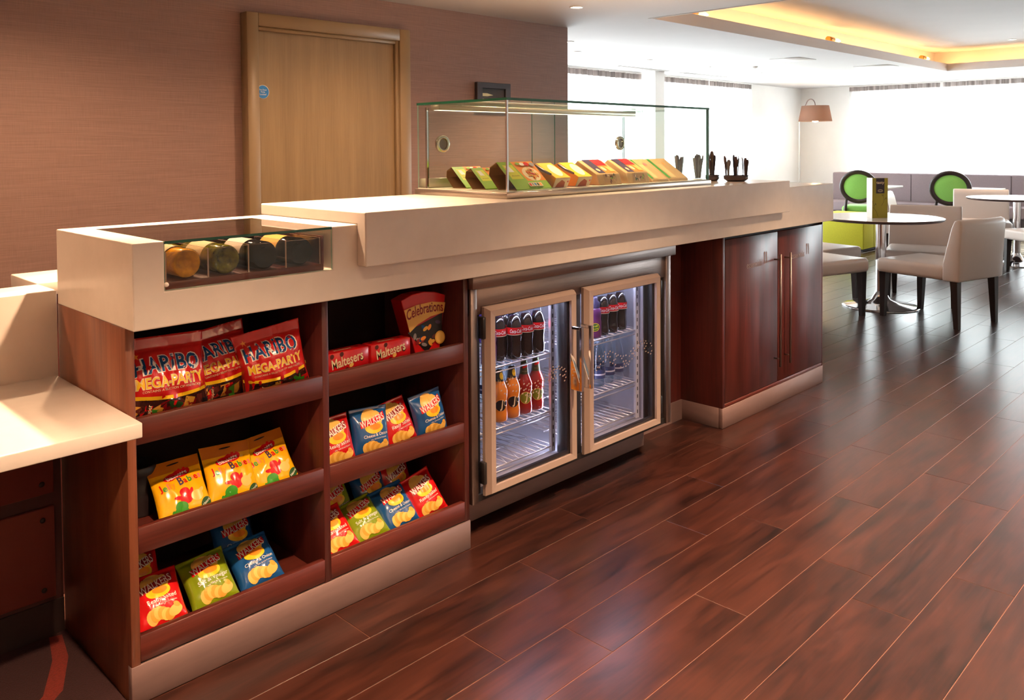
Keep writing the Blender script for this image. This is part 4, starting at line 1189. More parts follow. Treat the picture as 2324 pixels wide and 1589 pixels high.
def party_bag(seed, w_=0.215, h_=0.205):
    T = 0.10
    S, back = bag_shape(w_, h_, T, seed, flap=0.10, wr=0.0095)
    me = bag_mesh(w_, h_, S, back, F_red, 40, 40)
    o = obj('party_sweet_bag', me, None)
    k = w_/0.215
    rnd = random.Random(seed)
    arc = lambda z, n=12: [(-0.106*k+0.212*k*i/n, z-0.012*math.sin(math.pi*i/n)) for i in range(n+1)]
    low = [(-0.106*k, 0.002), (0.106*k, 0.002)]+list(reversed(arc(0.064)))
    lay = [(s_poly(low), F_clear)]
    for i in range(13):
        cx = -0.09*k+0.18*k*i/12; a = rnd.uniform(-0.4, 0.4)
        col = rnd.choice([P_red, P_dgreen, P_black, P_brown, P_dred, P_gold, P_green])
        hw, hh = rnd.uniform(0.008, 0.013), rnd.uniform(0.014, 0.02); cy = rnd.uniform(0.016, 0.034)
        c_, s_ = math.cos(a), math.sin(a)
        lay.append((s_poly([(cx+p*hw*c_-q*hh*s_, cy+p*hw*s_+q*hh*c_) for p, q in ((-1, -1), (1, -1), (1, 1), (-1, 1))]), col))
    lay.append((s_text('super', -0.055*k, 0.03, 0.03, 1.5), P_cream))
    obj('clear_lower_window', print_mesh(S, lay, name='window', step=0.016, deps=0.0001), None, o, local=True)
    st = [(a, b) for a, b in arc(0.064)]+[(a, b+0.009) for a, b in reversed(arc(0.064))]
    obj('yellow_stripe', print_mesh(S, [(s_poly(st), P_yellow), (s_text('kids', 0, 0.0565, 0.15*k, arch=-0.008), P_black)], name='stripe', step=0.016), None, o, local=True)
    obj('brand_lettering', print_mesh(S, [(s_text('haribo_w', -0.004, 0.137, 0.178*k, hgt=0.046*k, arch=0.006), P_white), (s_text('haribo', -0.004, 0.137, 0.170*k, hgt=0.041*k, arch=0.006), P_blue)], name='brand', step=0.016), None, o, local=True)
    obj('name_lettering', print_mesh(S, [(s_text('mega_w', 0.0, 0.098, 0.180*k, hgt=0.030*k), P_cream), (s_text('mega', 0.0, 0.098, 0.175*k, hgt=0.026*k), P_yellow), (s_text('contains', 0.0, 0.0775, 0.150*k), P_cream)], name='name', step=0.016), None, o, local=True)
    star = [((-0.075 if False else -0.078)*k+0.010*k*(1 if i % 2 == 0 else 0.42)*math.sin(math.pi*i/5), 0.168+0.010*k*(1 if i % 2 == 0 else 0.42)*math.cos(math.pi*i/5)) for i in range(10)]
    obj('star_print', print_mesh(S, [(s_poly(star), P_orange)], name='star', step=0.016), None, o, local=True)
    return o
for sd, x, y, lean, roll, yaw, w_, h_, lab in ((21, 0.134, 0.080, 14, 1, -4, 0.215, 0.215, 'big red party sweet bag against the light counter end panel'), (22, 0.318, 0.125, 16, -7, 0, 0.200, 0.205, 'big red party sweet bag squeezed between two others'), (23, 0.446, 0.072, 2, -10, -14, 0.192, 0.195, 'big red party sweet bag leaning against the shelf divider')):
    o = party_bag(sd, w_, h_); place(o, x, y, S1, lean, roll, yaw); tag(o, lab, 'sweet bag', 'big red party sweet bags')

# chocolate boxes
M_rbox = mat('red_carton', rgb(200, 20, 26), rough=0.28, coat=0.3)
def malt(x0, label):
    t = thing('chocolate_box', label, 'chocolate box', (x0+0.077, 0.075, S1), 0, 'red chocolate ball boxes')
    box_obj('carton', (x0, x0+0.153, 0.050, 0.098, S1, S1+0.087), M_rbox, t, 0.0015, 1)
    S = plane_S((x0+0.077, 0.050, S1+0.046), (1, 0, 0), (0, 0, 1))
    balls = s_many(s_ell(-0.056, 0.032, 0.007, 0.007), s_ell(-0.022, 0.034, 0.007, 0.007), s_ell(0.050, 0.008, 0.007, 0.007), s_ell(-0.004, -0.012, 0.006, 0.004))
    obj('front_print', print_mesh(S, [(balls, P_brown), (s_ell(0.012, -0.004, 0.008, 0.006, 0.4), P_gold2), (s_text('malt', -0.002, 0.014, 0.112, 0.13, hgt=0.030), P_cream)], step=0), None, t)
    S = plane_S((x0+0.077, 0.074, S1+0.087), (1, 0, 0), (0, 1, 0))
    obj('top_print', print_mesh(S, [(s_text('malt', -0.004, 0.0, 0.06, 0.0), P_cream), (s_ell(0.05, 0.004, 0.006, 0.006), P_brown), (s_ell(-0.06, 0.004, 0.006, 0.006), P_brown)], step=0), None, t)
malt(0.588, 'red chocolate ball carton beside the shelf divider'); malt(0.750, 'red chocolate ball carton beside the tall tapered chocolate box')
ce = thing('celebration_box', 'tall tapered red chocolate box with a yellow banner', 'chocolate box', (1.005, 0.12, S1))
ce.rotation_euler = (math.radians(-5), 0, math.radians(-8))
bm = B()
prof = [(-0.040, 0.0), (0.048, 0.0), (0.086, 0.192), (0.045, 0.207), (0.0, 0.212), (-0.045, 0.207), (-0.086, 0.192)]
f0 = [bm.verts.new((a, -0.035, b)) for a, b in prof]; f1 = [bm.verts.new((a, 0.035, b)) for a, b in prof]
bm.faces.new(f0); bm.faces.new(list(reversed(f1)))
for k in range(len(prof)): bm.faces.new((f0[k], f1[k], f1[(k+1) % len(prof)], f0[(k+1) % len(prof)]))
bevel(bm, 0.002, 1, smooth=False)
obj('carton', bm, M_rbox, ce, local=True)
S = lambda u, v, e: (u, -0.035-e, v)
rnd = random.Random(5); lay = [(s_poly([(-0.068, 0.085), (-0.040, 0.100), (0.070, 0.135), (0.062, 0.075), (0.0, 0.01)]), P_black)]
for i in range(26):
    a, b = rnd.uniform(-0.045, 0.052), rnd.uniform(0.03, 0.115)
    if b > 0.014+abs(a-0.0)*1.1 and b < 0.098+0.33*a: lay.append((s_ell(a, b, 0.011, 0.006, rnd.uniform(-1, 1.5), 12), rnd.choice([P_brown, P_gold, P_purple, P_dred, P_blue, P_grey, P_orange])))
obj('sweets_window', print_mesh(S, lay, step=0, deps=0.00012), None, ce, local=True)
obj('banner', print_mesh(S, [(s_poly([(-0.079, 0.160), (-0.03, 0.172), (0.03, 0.176), (0.081, 0.168), (0.073, 0.135), (0.02, 0.128), (-0.03, 0.108), (-0.062, 0.085)]), P_gold2), (s_text('celeb', 0.0, 0.148, 0.142, 0.10, hgt=0.034, arch=0.010), P_dred), (s_ell(0.052, 0.055, 0.020, 0.022), P_gold), (s_ell(0.052, 0.055, 0.016, 0.017), P_gold2)], step=0, eps0=0.004), None, ce, local=True)
# ================================================================== GLASS FOOD CASE
ZB = 1.165
gc = thing('glass_food_case', 'glass food display case on the raised white counter', 'display case', (1.955, 0.24, ZB))
CX0, CX1, CY0, CY1, CZ0, CZ1 = 1.298, 2.614, 0.0, 0.488, 1.190, 1.5155
box_obj('steel_base', (CX0-0.008, CX1+0.010, CY0-0.006, CY1+0.012, ZB, 1.187), mat('satin_steel_base', rgb(190, 178, 166), rough=0.3, metal=0.9), gc, 0.0015, 1)
box_obj('case_floor', (CX0, CX1, CY0+0.002, CY1, 1.187, 1.190), mat('white_case_floor', rgb(226, 216, 198), rough=0.3), gc)
pane('top_glass', (CX0-0.002, CX1+0.002, CY0-0.002, CY1+0.002, CZ1-0.006, CZ1+0.003), gc)
box_obj('corner_joint', (CX0-0.0005, CX0+0.007, CY0-0.0008, CY0+0.006, CZ0, CZ1-0.006), M_chrome, gc)
box_obj('corner_joint', (CX1-0.014, CX1+0.0005, CY0-0.0008, CY0+0.006, CZ0, CZ1-0.006), M_edge, gc)
pane('front_glass', (CX0, CX1, CY0, CY0+0.005, CZ0, CZ1-0.006), gc)
pane('end_glass', (CX0, CX0+0.005, CY0+0.005, CY1, CZ0, CZ1-0.006), gc, None, M_edgelit)
pane('end_glass', (CX1-0.005, CX1, CY0+0.005, CY1, CZ0, CZ1-0.006), gc)
box_obj('rear_rail', (CX0+0.006, CX1-0.006, CY1-0.045, CY1-0.003, CZ0, 1.226), mat('satin_rail', rgb(206, 196, 178), rough=0.35, metal=0.7), gc, 0.001, 1)
lb = box_obj('light_bar', (CX0+0.03, CX1-0.02, 0.395, 0.445, 1.490, 1.5095), mat('satin_rail', rgb(206, 196, 178)), gc, 0.001, 1)
box_obj('diffuser', (CX0+0.035, CX1-0.03, 0.40, 0.43, 1.4885, 1.490), glow('case_strip', (1.0, 0.86, 0.62), 1.2), lb)
M_ring = mat('polished_ring', rgb(200, 190, 170), rough=0.1, metal=1.0)
for i, (a, b, yy, px) in enumerate(((CX0+0.034, 2.072, 0.462, 1.405), (1.935, CX1-0.008, 0.474, 2.572))):
    sd = pane('sliding_door', (a, b, yy, yy+0.005, 1.226, 1.500), gc)
    R = Matrix.Translation((px, yy+0.0025, 1.36)) @ Matrix.Rotation(math.radians(90), 4, 'X')
    bm = B(); lathe(bm, [(0.022, 0.006), (0.030, 0.008), (0.034, 0.005), (0.034, -0.005), (0.030, -0.008), (0.022, -0.006), (0.021, 0.0), (0.022, 0.006)], 28, M=R)
    rg = obj('finger_pull', bm, M_ring, sd)
    bm = B(); lathe(bm, [(0, 0.0), (0.021, 0.0)], 24, M=R); obj('pull_cup', bm, mat('mauve_cup', rgb(120, 104, 100), rough=0.35, metal=0.5), rg)
box_obj('corner_strip', (CX0+0.005, CX0+0.012, CY1-0.05, CY1-0.04, CZ0, 1.50), M_chrome, gc)

# ---- chilled food inside
FZ = CZ0
def sleeve(x0, wid, yf, label, sc_=1.0, detail=True):
    """open-ended card sleeve leaning back; printed front panel"""
    t = thing('ready_meal_box', label, 'food box', (x0+wid/2, yf+0.07, FZ), 0, 'green ready meal boxes')
    prof = [(0.0, 0.004), (0.104, 0.100), (0.138, 0.082), (0.142, 0.052), (0.092, 0.0), (0.0, 0.0)]
    prof = [(yf+a*sc_, FZ+b*sc_) for a, b in prof]
    n = len(prof); cy = sum(p[0] for p in prof)/n; cz = sum(p[1] for p in prof)/n
    inner = [(cy+(a-cy)*0.975, cz+(b-cz)*0.96) for a, b in prof]
    bm = B()
    rings = [[bm.verts.new((x, a, b)) for a, b in pr] for pr, x in ((prof, x0), (prof, x0+wid), (inner, x0), (inner, x0+wid))]
    for k in range(n):
        k2 = (k+1) % n
        f = bm.faces.new((rings[0][k], rings[0][k2], rings[1][k2], rings[1][k])); f.material_index = 1
        f = bm.faces.new((rings[2][k], rings[3][k], rings[3][k2], rings[2][k2])); f.material_index = 0
        f = bm.faces.new((rings[0][k], rings[2][k], rings[2][k2], rings[0][k2])); f.material_index = 0
        f = bm.faces.new((rings[1][k], rings[1][k2], rings[3][k2], rings[3][k])); f.material_index = 0
    obj('card_sleeve', bm, [P_kraftd, P_leaf], t)
    a, b = prof[0], prof[1]
    d = Vector((0, b[0]-a[0], b[1]-a[1])); L = d.length
    S = plane_S((x0+wid/2, a[0], a[1]), (1, 0, 0), d)
    h = wid/2
    lay = [(s_poly([(-h, 0), (h, 0), (h, L), (-h, L)]), P_leaf), (s_poly([(-h*0.05, L*0.28), (h, L*0.28), (h, L), (-h*0.25, L)]), P_orange), (s_poly([(-h, 0.02), (h, 0.02), (h, L*0.27), (-h*0.06, L*0.27), (-h*0.5, L*0.30)]), P_leaf),
           (s_poly([(-h*0.82, L*0.36), (-h*0.18, L*0.36), (-h*0.28, L*0.88), (-h*0.82, L*0.88)]), P_lime), (s_poly([(-h*0.70, L*0.62), (-h*0.42, L*0.62), (-h*0.50, L*0.84), (-h*0.74, L*0.84)]), P_white), (s_text('bol', -h*0.5, L*0.48, h*0.42), P_brown),
           (s_ell(h*0.44, L*0.53, h*0.46, L*0.26, 0.0, 26), P_cream)]
    rnd = random.Random(9)
    for i in range(40):
        r_ = rnd.random()**0.5; an = rnd.uniform(0, 6.28)
        lay.append((s_ell(h*0.44+h*0.34*r_*math.cos(an), L*0.53+L*0.19*r_*math.sin(an), h*0.10, L*0.022, rnd.uniform(0, 3.1), 8), rnd.choice([P_orange, P_gold2, P_red, P_brown, P_gold])))
    lay += [(s_ell(h*0.25, L*0.88, h*0.14, L*0.06), P_white), (s_ell(h*0.02, L*0.90, h*0.12, L*0.05), P_leaf), (s_ell(h*0.5, L*0.88, h*0.14, L*0.07), P_red), (s_ell(h*0.80, L*0.86, h*0.13, L*0.08), P_grey),
            (s_poly([(-h*0.2, L*0.05), (h*0.55, L*0.05), (h*0.55, L*0.19), (-h*0.2, L*0.19)]), P_cream)]
    for i, m_ in enumerate((P_red, P_grey, P_skyblue, P_dgreen, P_orange)): lay.append((s_poly([(-h*0.17+h*0.14*i, L*0.07), (-h*0.07+h*0.14*i, L*0.07), (-h*0.07+h*0.14*i, L*0.17), (-h*0.17+h*0.14*i, L*0.17)]), m_))
    obj('front_print', print_mesh(S, lay, step=0, deps=0.00008), None, t)
sleeve(1.374, 0.188, 0.028, 'large green pasta meal box with a plate of spaghetti pictured')
sleeve(1.352, 0.150, 0.165, 'smaller green meal box leaning behind the spaghetti one', 0.78)
sleeve(1.365, 0.150, 0.285, 'smaller green meal box at the very back of the case corner', 0.80)
def potbox(x0, label, grp='orange curry boxes'):
    t = thing('curry_box', label, 'food box', (x0+0.05, 0.09, FZ), 0, grp)
    prof = [(0.030, 0.002), (0.012, 0.038), (0.115, 0.092), (0.150, 0.080), (0.128, 0.002)]
    yz = [(a+0.02, FZ+b) for a, b in prof]; n = len(yz); x1 = x0+0.084
    bm = B(); r0 = [bm.verts.new((x0, a, b)) for a, b in yz]; r1 = [bm.verts.new((x1, a, b)) for a, b in yz]
    for k in range(n): bm.faces.new((r0[k], r0[(k+1) % n], r1[(k+1) % n], r1[k]))
    bm.faces.new(list(reversed(r0))); bm.faces.new(r1)
    bmesh.ops.recalc_face_normals(bm, faces=bm.faces)
    obj('carton', bm, mat('orange_carton', rgb(236, 160, 40), rough=0.35), t)
    d = Vector((0, yz[2][0]-yz[1][0], yz[2][1]-yz[1][1])); L = d.length
    S = plane_S((x0+0.042, yz[1][0], yz[1][1]), (1, 0, 0), d)
    obj('lid_print', print_mesh(S, [(s_poly([(-0.042, 0), (0.042, 0), (0.042, L), (-0.042, L)]), P_yellow), (s_ell(0.010, L*0.5, 0.026, L*0.40, -0.25, 24), P_white)], step=0), None, t)
    d = Vector((0, yz[1][0]-yz[0][0], yz[1][1]-yz[0][1])); L = d.length
    S = plane_S((x0+0.042, yz[0][0], yz[0][1]), (1, 0, 0), d)
    obj('front_print', print_mesh(S, [(s_poly([(-0.042, 0), (0.042, 0), (0.042, L), (-0.042, L)]), P_cream), (s_poly([(-0.030, 0), (0.022, 0), (0.018, L*0.55), (-0.004, L*0.8), (-0.022, L*0.45)]), mat('curry_brown', rgb(176, 78, 26), rough=0.4)), (s_ell(0.033, L*0.6, 0.004, 0.004), P_red)], step=0), None, t)
    bm = B(); tube(bm, [(x0-0.002, 0.055, FZ+0.052), (x0-0.003, 0.10, FZ+0.067), (x0-0.002, 0.135, FZ+0.086)], [0.004, 0.007, 0.004], 8)
    obj('foil_lid_edge', bm, M_steel, t)
potbox(1.590, 'orange curry box beside the spaghetti meal box'); potbox(1.722, 'orange curry box nearest the sandwich packs')
# small white pot
tb = thing('snack_pot', 'small white snack pot with tomatoes pictured, behind the curry boxes', 'pot', (1.975, 0.205, FZ))
bm = B(); lathe(bm, [(0, 0), (0.034, 0), (0.045, 0.064), (0.043, 0.064), (0.0, 0.060)], 24); obj('cup', bm, P_white, tb, local=True)
bm = B(); lathe(bm, [(0.0445, 0.062), (0.048, 0.064), (0.048, 0.068), (0, 0.069)], 24); obj('film_lid', bm, P_cream, tb, local=True)
obj('picture', print_mesh(lambda u, v, e: ((0.0345+v*0.17+e)*math.sin(u/0.04-0.6), -(0.0345+v*0.17+e)*math.cos(u/0.04-0.6), v), [(s_many(s_ell(-0.012, 0.042, 0.014, 0.013), s_ell(0.016, 0.030, 0.013, 0.016)), P_red), (s_ell(0.0, 0.052, 0.008, 0.005), P_green)], step=0.008), None, tb, local=True)
def sandwich(x0, wid, label, win=True):
    t = thing('sandwich_pack', label, 'sandwich', (x0+wid/2, 0.1, FZ), 0, 'sandwich packs in the case')
    yf = 0.030; prof = [(yf, FZ), (yf+0.016, FZ+0.045), (yf+0.115, FZ+0.100), (yf+0.150, FZ+0.070), (yf+0.150, FZ)]
    n = len(prof); x1 = x0+wid
    bm = B(); r0 = [bm.verts.new((x0, a, b)) for a, b in prof]; r1 = [bm.verts.new((x1, a, b)) for a, b in prof]
    for k in range(n): bm.faces.new((r0[k], r0[(k+1) % n], r1[(k+1) % n], r1[k]))
    bm.faces.new(list(reversed(r0))); bm.faces.new(r1)
    bmesh.ops.recalc_face_normals(bm, faces=bm.faces); bevel(bm, 0.004, 2)
    obj('kraft_wrap', bm, P_kraft, t)
    a, b = Vector((0, *prof[1])), Vector((0, *prof[2])); d = b-a; L = d.length; h = wid/2
    S = plane_S((x0+h, prof[1][0], prof[1][1]), (1, 0, 0), d)
    obj('sleeve_label', print_mesh(S, [(s_poly([(-h*0.72, L*0.05), (h*0.78, L*0.05), (h*0.78, L), (-h*0.72, L)]), P_orange), (s_poly([(-h*0.72, L*0.05), (-h*0.14, L*0.05), (-h*0.10, L), (-h*0.72, L)]), P_purple), (s_poly([(-h*0.1, L*0.55), (h*0.78, L*0.55), (h*0.78, L), (-h*0.1, L)]), P_red),
        (s_ell(h*0.1, L*0.32, h*0.16, L*0.14), P_cream), (s_ell(-h*0.48, L*0.25, h*0.13, L*0.10), P_cream), (s_poly([(h*0.4, L*0.12), (h*0.74, L*0.12), (h*0.74, L*0.45), (h*0.4, L*0.45)]), P_gold2)], step=0, eps0=0.0012), None, t)
    a, b = Vector((0, *prof[0])), Vector((0, *prof[1])); d = b-a; L = d.length
    S = plane_S((x0+h, prof[0][0], prof[0][1]), (1, 0, 0), d)
    lay = [(s_poly([(-h*0.5, L*0.12), (h*0.6, L*0.12), (h*0.6, L*0.95), (-h*0.5, L*0.95)]), mat('sandwich_bread', rgb(190, 150, 96), rough=0.6))]
    rnd = random.Random(int(x0*1000))
    for i in range(14): lay.append((s_ell(rnd.uniform(-h*0.42, h*0.52), rnd.uniform(L*0.2, L*0.88), h*0.10, L*0.07, rnd.uniform(0, 3), 9), rnd.choice([P_leaf, P_dgreen, P_brown, P_cream, P_kraft, P_brown])))
    obj('filling_window', print_mesh(S, lay, step=0, eps0=0.0012, deps=0.0001), None, t)
sandwich(1.850, 0.150, 'sandwich pack with a purple and red label beside the white pot')
sandwich(2.045, 0.150, 'sandwich pack with a purple and orange label beside the wraps')
def wrap(x0, wid, label, red_dot):
    t = thing('wrap_pack', label, 'wrap', (x0+wid/2, 0.1, FZ), 0, 'wrap packs in the case')
    bm = B(); yf = 0.030
    prof = [(yf, FZ), (yf+0.004, FZ+0.012), (yf+0.132, FZ+0.098), (yf+0.150, FZ+0.085), (yf+0.12, FZ)]
    n = 5; x1 = x0+wid
    r0 = [bm.verts.new((x0, a, b)) for a, b in prof]; r1 = [bm.verts.new((x1, a, b)) for a, b in prof]
    for k in range(n): bm.faces.new((r0[k], r0[(k+1) % n], r1[(k+1) % n], r1[k]))
    bm.faces.new(list(reversed(r0))); bm.faces.new(r1); bmesh.ops.recalc_face_normals(bm, faces=bm.faces); bevel(bm, 0.003, 2)
    obj('kraft_sleeve', bm, P_kraft, t)
    d = Vector((0, prof[2][0]-prof[1][0], prof[2][1]-prof[1][1])); L = d.length; h = wid/2
    S = plane_S((x0+h, prof[1][0], prof[1][1]), (1, 0, 0), d)
    lay = [(s_poly([(-h*0.98, 0.004), (-h*0.70, 0.004), (-h*0.70, L-0.004), (-h*0.98, L-0.004)]), P_green), (s_poly([(-h*0.6, 0.006), (-h*0.1, 0.006), (-h*0.1, L*0.7), (-h*0.6, L*0.7)]), mat('wrap_film', rgb(232, 204, 140), rough=0.15))]
    lay.append((s_ell(h*0.25, L*0.72, 0.012, 0.012), P_pink if red_dot else P_gold))
    obj('print', print_mesh(S, lay, step=0, eps0=0.001), None, t)
wrap(2.215, 0.118, 'green-striped wrap pack with a pink dot beside the sandwiches', True); wrap(2.340, 0.150, 'green-striped plain wrap pack at the case end', False)

# ---- cutlery beside the case
M_cut = mat('dark_brown_plastic', rgb(62, 44, 44), rough=0.25, coat=0.4); M_cut2 = mat('clear_grey_plastic', rgb(120, 112, 108), rough=0.2, coat=0.4)
def cutlery(cx, cy, z0, n, r, h, label, grp, seed, two=False):
    rnd = random.Random(seed)
    for k in range(n):
        an = 2*math.pi*k/n+rnd.uniform(-.2, .2); rr = r*rnd.uniform(0.25, 0.75)
        tx, ty = math.cos(an)*rr, math.sin(an)*rr; hh = h*rnd.uniform(0.78, 1.05); sp = rnd.uniform(1.15, 1.7)
        p0 = Vector((cx+tx*0.7, cy+ty*0.7, z0)); p1 = Vector((cx+tx*sp, cy+ty*sp, z0+hh))
        bm = B(); wds = [0.004, 0.0045, 0.005, 0.009, 0.0105, 0.007, 0.001]; ts = [0, 0.3, 0.6, 0.74, 0.88, 0.97, 1.0]
        if k % 2: wds = [0.004, 0.0048, 0.007, 0.0075, 0.0078, 0.006, 0.003]
        dz = (p1-p0); side = Vector((math.sin(an), -math.cos(an), 0)); nn = dz.cross(side).normalized()
        L_, R_, Lb, Rb = [], [], [], []
        for w__, t_ in zip(wds, ts):
            c = p0+dz*t_
            L_.append(bm.verts.new(c-side*w__+nn*0.001)); R_.append(bm.verts.new(c+side*w__+nn*0.001)); Lb.append(bm.verts.new(c-side*w__-nn*0.001)); Rb.append(bm.verts.new(c+side*w__-nn*0.001))
        for i in range(len(ts)-1):
            bm.faces.new((L_[i], R_[i], R_[i+1], L_[i+1])); bm.faces.new((Lb[i], Lb[i+1], Rb[i+1], Rb[i])); bm.faces.new((L_[i], L_[i+1], Lb[i+1], Lb[i])); bm.faces.new((R_[i], Rb[i], Rb[i+1], R_[i+1]))
        bm.faces.new((L_[0], Lb[0], Rb[0], R_[0])); bm.faces.new((L_[-1], R_[-1], Rb[-1], Lb[-1]))
        tag(obj('plastic_cutlery', bm, M_cut2 if (two and k % 2) else M_cut), label, 'cutlery', grp)
def tumbler(cx, cy, label):
    t = thing('clear_tumbler', label, 'cup', (cx, cy, ZB))
    bm = B(); lathe(bm, [(0, 0.003), (0.024, 0.003), (0.032, 0.075)], 22); obj('cup_wall', bm, M_glass, t, local=True)
    bm = B(); lathe(bm, [(0, 0.0), (0.0245, 0.0), (0.025, 0.004), (0, 0.004)], 22); obj('cup_base', bm, M_edgelit, t, local=True)
    cutlery(cx, cy, ZB+0.006, 11, 0.028, 0.125, 'plastic cutlery piece standing in '+label.split(' with')[0].replace('clear', 'the clear', 1), 'cutlery in '+label, int(cx*1000), True)
def dish(cx, cy, wx, label, n):
    t = thing('cutlery_dish', label, 'dish', (cx, cy, ZB), math.radians(-46))
    bm = B(); lathe(bm, [(0, 0.0), (0.028, 0.0), (0.040, 0.012), (0.042, 0.030), (0.040, 0.031), (0.036, 0.014), (0, 0.006)], 26)
    for v in bm.verts: v.co.x *= wx
    obj('bowl', bm, M_cut, t, local=True)
    return t
tumbler(3.075, 0.462, 'clear tumbler of cutlery hard against the case back')
tumbler(3.105, 0.365, 'clear tumbler of cutlery in front of the other tumbler')
dish(2.985, 0.205, 0.85, 'dark round dish of cutlery right beside the case end', 6); cutlery(2.985, 0.205, ZB+0.008, 7, 0.026, 0.14, 'dark cutlery piece in the round dish beside the case end', 'cutlery in the round dish', 31)
dish(3.0, 0.080, 1.5, 'dark oval dish of cutlery at the open end of the counter block', 10)
for k, (dx, dy) in enumerate(((-0.028, 0.03), (0.0, 0.0), (0.03, -0.032))): cutlery(3.0+dx, 0.08+dy, ZB+0.010, 5, 0.022, 0.120, 'dark cutlery piece in the oval dish near the open end', 'cutlery in the oval dish', 41+k, k == 0)

# ================================================================== DINING AREA
def rbox(bm, x0, x1, y0, y1, z0, z1, r, seg=3):
    b2 = B(); bx(b2, x0, x1, y0, y1, z0, z1); bevel(b2, r, seg)
    me = bpy.data.meshes.new('t'); b2.to_mesh(me); b2.free(); bm.from_mesh(me); bpy.data.meshes.remove(me)
def cream_chair(label, loc, rz):
    """local: faces +y, back at -y"""
    t = thing('cream_dining_chair', label, 'chair', loc, rz, 'cream dining chairs')
    bm = B(); rbox(bm, -0.285, 0.285, -0.22, 0.345, 0.345, 0.455, 0.030, 4)
    obj('seat', bm, M_cream, t, local=True)
    bm = B()
    prof = [(-0.20, 0.345), (-0.325, 0.345), (-0.335, 0.60), (-0.345, 0.755), (-0.335, 0.785), (-0.31, 0.795), (-0.285, 0.785), (-0.262, 0.73), (-0.225, 0.58), (-0.20, 0.47)]
    n = 10; cols = []
    for k in range(n+1):
        x = -0.29+0.58*k/n; bow = 0.022*(1-(2*k/n-1)**2)
        cols.append([bm.verts.new((x, a-bow*(b > 0.4), b)) for a, b in prof])
    for a, b in zip(cols, cols[1:]):
        for k in range(len(prof)): bm.faces.new((a[k], b[k], b[(k+1) % len(prof)], a[(k+1) % len(prof)]))
    bm.faces.new(cols[0]); bm.faces.new(list(reversed(cols[-1])))
    bevel(bm, 0.012, 3, ang=0.9)
    obj('backrest', bm, M_cream, t, local=True)
    for sx in (-1, 1):
        for yy, lean in ((0.295, 0.01), (-0.275, -0.015)):
            bm = B(); c = sx*0.245
            vs_ = []
            for z, hw, oy in ((0.0, 0.017, lean), (0.0, 0.017, lean), (0.35, 0.027, 0.0)):
                vs_.append([bm.verts.new((c+a*hw, yy+oy+b*hw, z)) for a, b in ((-1, -1), (1, -1), (1, 1), (-1, 1))])
            bmesh.ops.delete(bm, geom=vs_[0], context='VERTS')
            a, b = vs_[1], vs_[2]
            for k in range(4): bm.faces.new((a[k], a[(k+1) % 4], b[(k+1) % 4], b[k]))
            bm.faces.new(list(reversed(a))); bm.faces.new(b)
            bmesh.ops.recalc_face_normals(bm, faces=bm.faces)
            obj('leg', bm, M_legs, t, local=True)
    return t
cream_chair('cream chair with its smooth back turned to the aisle, drawn up to the menu table', (6.09, 0.10, 0), math.radians(-14))
cream_chair('cream chair facing the counter across the menu table', (6.82, 0.46, 0), math.radians(90+15))
cream_chair('cream chair tucked between counter end and menu table', (5.593, 0.897, 0), math.radians(-107))
cream_chair('cream chair on the lime pouf side of the menu table', (6.37, 1.276, 0), math.radians(165.5))
def round_table(label, cx, cy, r, h=0.742, base=0.30):
    t = thing('round_table', label, 'table', (cx, cy, 0), 0, 'round pedestal tables')
    bm = B(); lathe(bm, [(0, h-0.024), (r-0.02, h-0.024), (r-0.004, h-0.016), (r, h-0.004), (r-0.002, h-0.002)], 64); obj('table_edge', bm, M_tabedge, t, local=True)
    bm = B(); lathe(bm, [(r-0.002, h-0.002), (r-0.006, h), (0, h)], 64, smooth=False); obj('table_top', bm, M_tabletop, t, local=True)
    bm = B(); lathe(bm, [(0.040, 0.06), (0.040, h-0.024)], 28); obj('pedestal', bm, M_chrome, t, local=True)
    bm = B(); lathe(bm, [(0, 0), (base, 0), (base, 0.007), (base*0.93, 0.013), (base*0.5, 0.030), (base*0.25, 0.062), (0.048, 0.11), (0.041, 0.13)], 48); obj('foot', bm, M_chrome, t, local=True)
    return t
round_table('round pedestal table with the green menu stand on it', 6.30, 0.615, 0.475)
round_table('round pedestal table beyond the chairs, without a menu', 9.72, 0.44, 0.50)
# menu stand
mn = thing('menu_stand', 'upright folded menu card in lime green with a dark tasty panel', 'menu', (6.20, 0.62, 0.742), math.radians(-38))
bm = B()
A_, B_, C_ = (-0.050, -0.03), (0.085, -0.03), (-0.045, 0.06)
for (p, q, m_) in ((A_, B_, 0), (A_, C_, 1), (C_, B_, 1)):
    dx, dy = q[0]-p[0], q[1]-p[1]; L = math.hypot(dx, dy); nx, ny = -dy/L*0.0008, dx/L*0.0008
    vs_ = [bm.verts.new((a+s*nx, b+s*ny, z)) for z in (0.0, 0.325) for (a, b) in (p, q) for s in (0, 1)]
    for f_ in ((0, 2, 6, 4), (1, 5, 7, 3), (0, 4, 5, 1), (2, 3, 7, 6), (0, 1, 3, 2), (4, 6, 7, 5)):
        f = bm.faces.new([vs_[i] for i in f_]); f.material_index = m_
bmesh.ops.recalc_face_normals(bm, faces=bm.faces)
obj('card', bm, [mat('menu_green', rgb(158, 148, 30), rough=0.4), P_white], mn, local=True)
S = lambda u, v, e: (u, -0.03-e, v)
sprig = []
def twig(x, y, a, l, d):
    x2, y2 = x+l*math.cos(a), y+l*math.sin(a); nx, ny = -math.sin(a)*0.0009, math.cos(a)*0.0009
    sprig.append(s_poly([(x-nx, y-ny), (x2-nx, y2-ny), (x2+nx, y2+ny), (x+nx, y+ny)]))
    if d > 0:
        twig(x2, y2, a+0.35, l*0.78, d-1)
        if d % 2: twig(x2, y2, a-0.75, l*0.6, d-2)
    else: sprig.append(s_ell(x2, y2, 0.004, 0.0022, a))
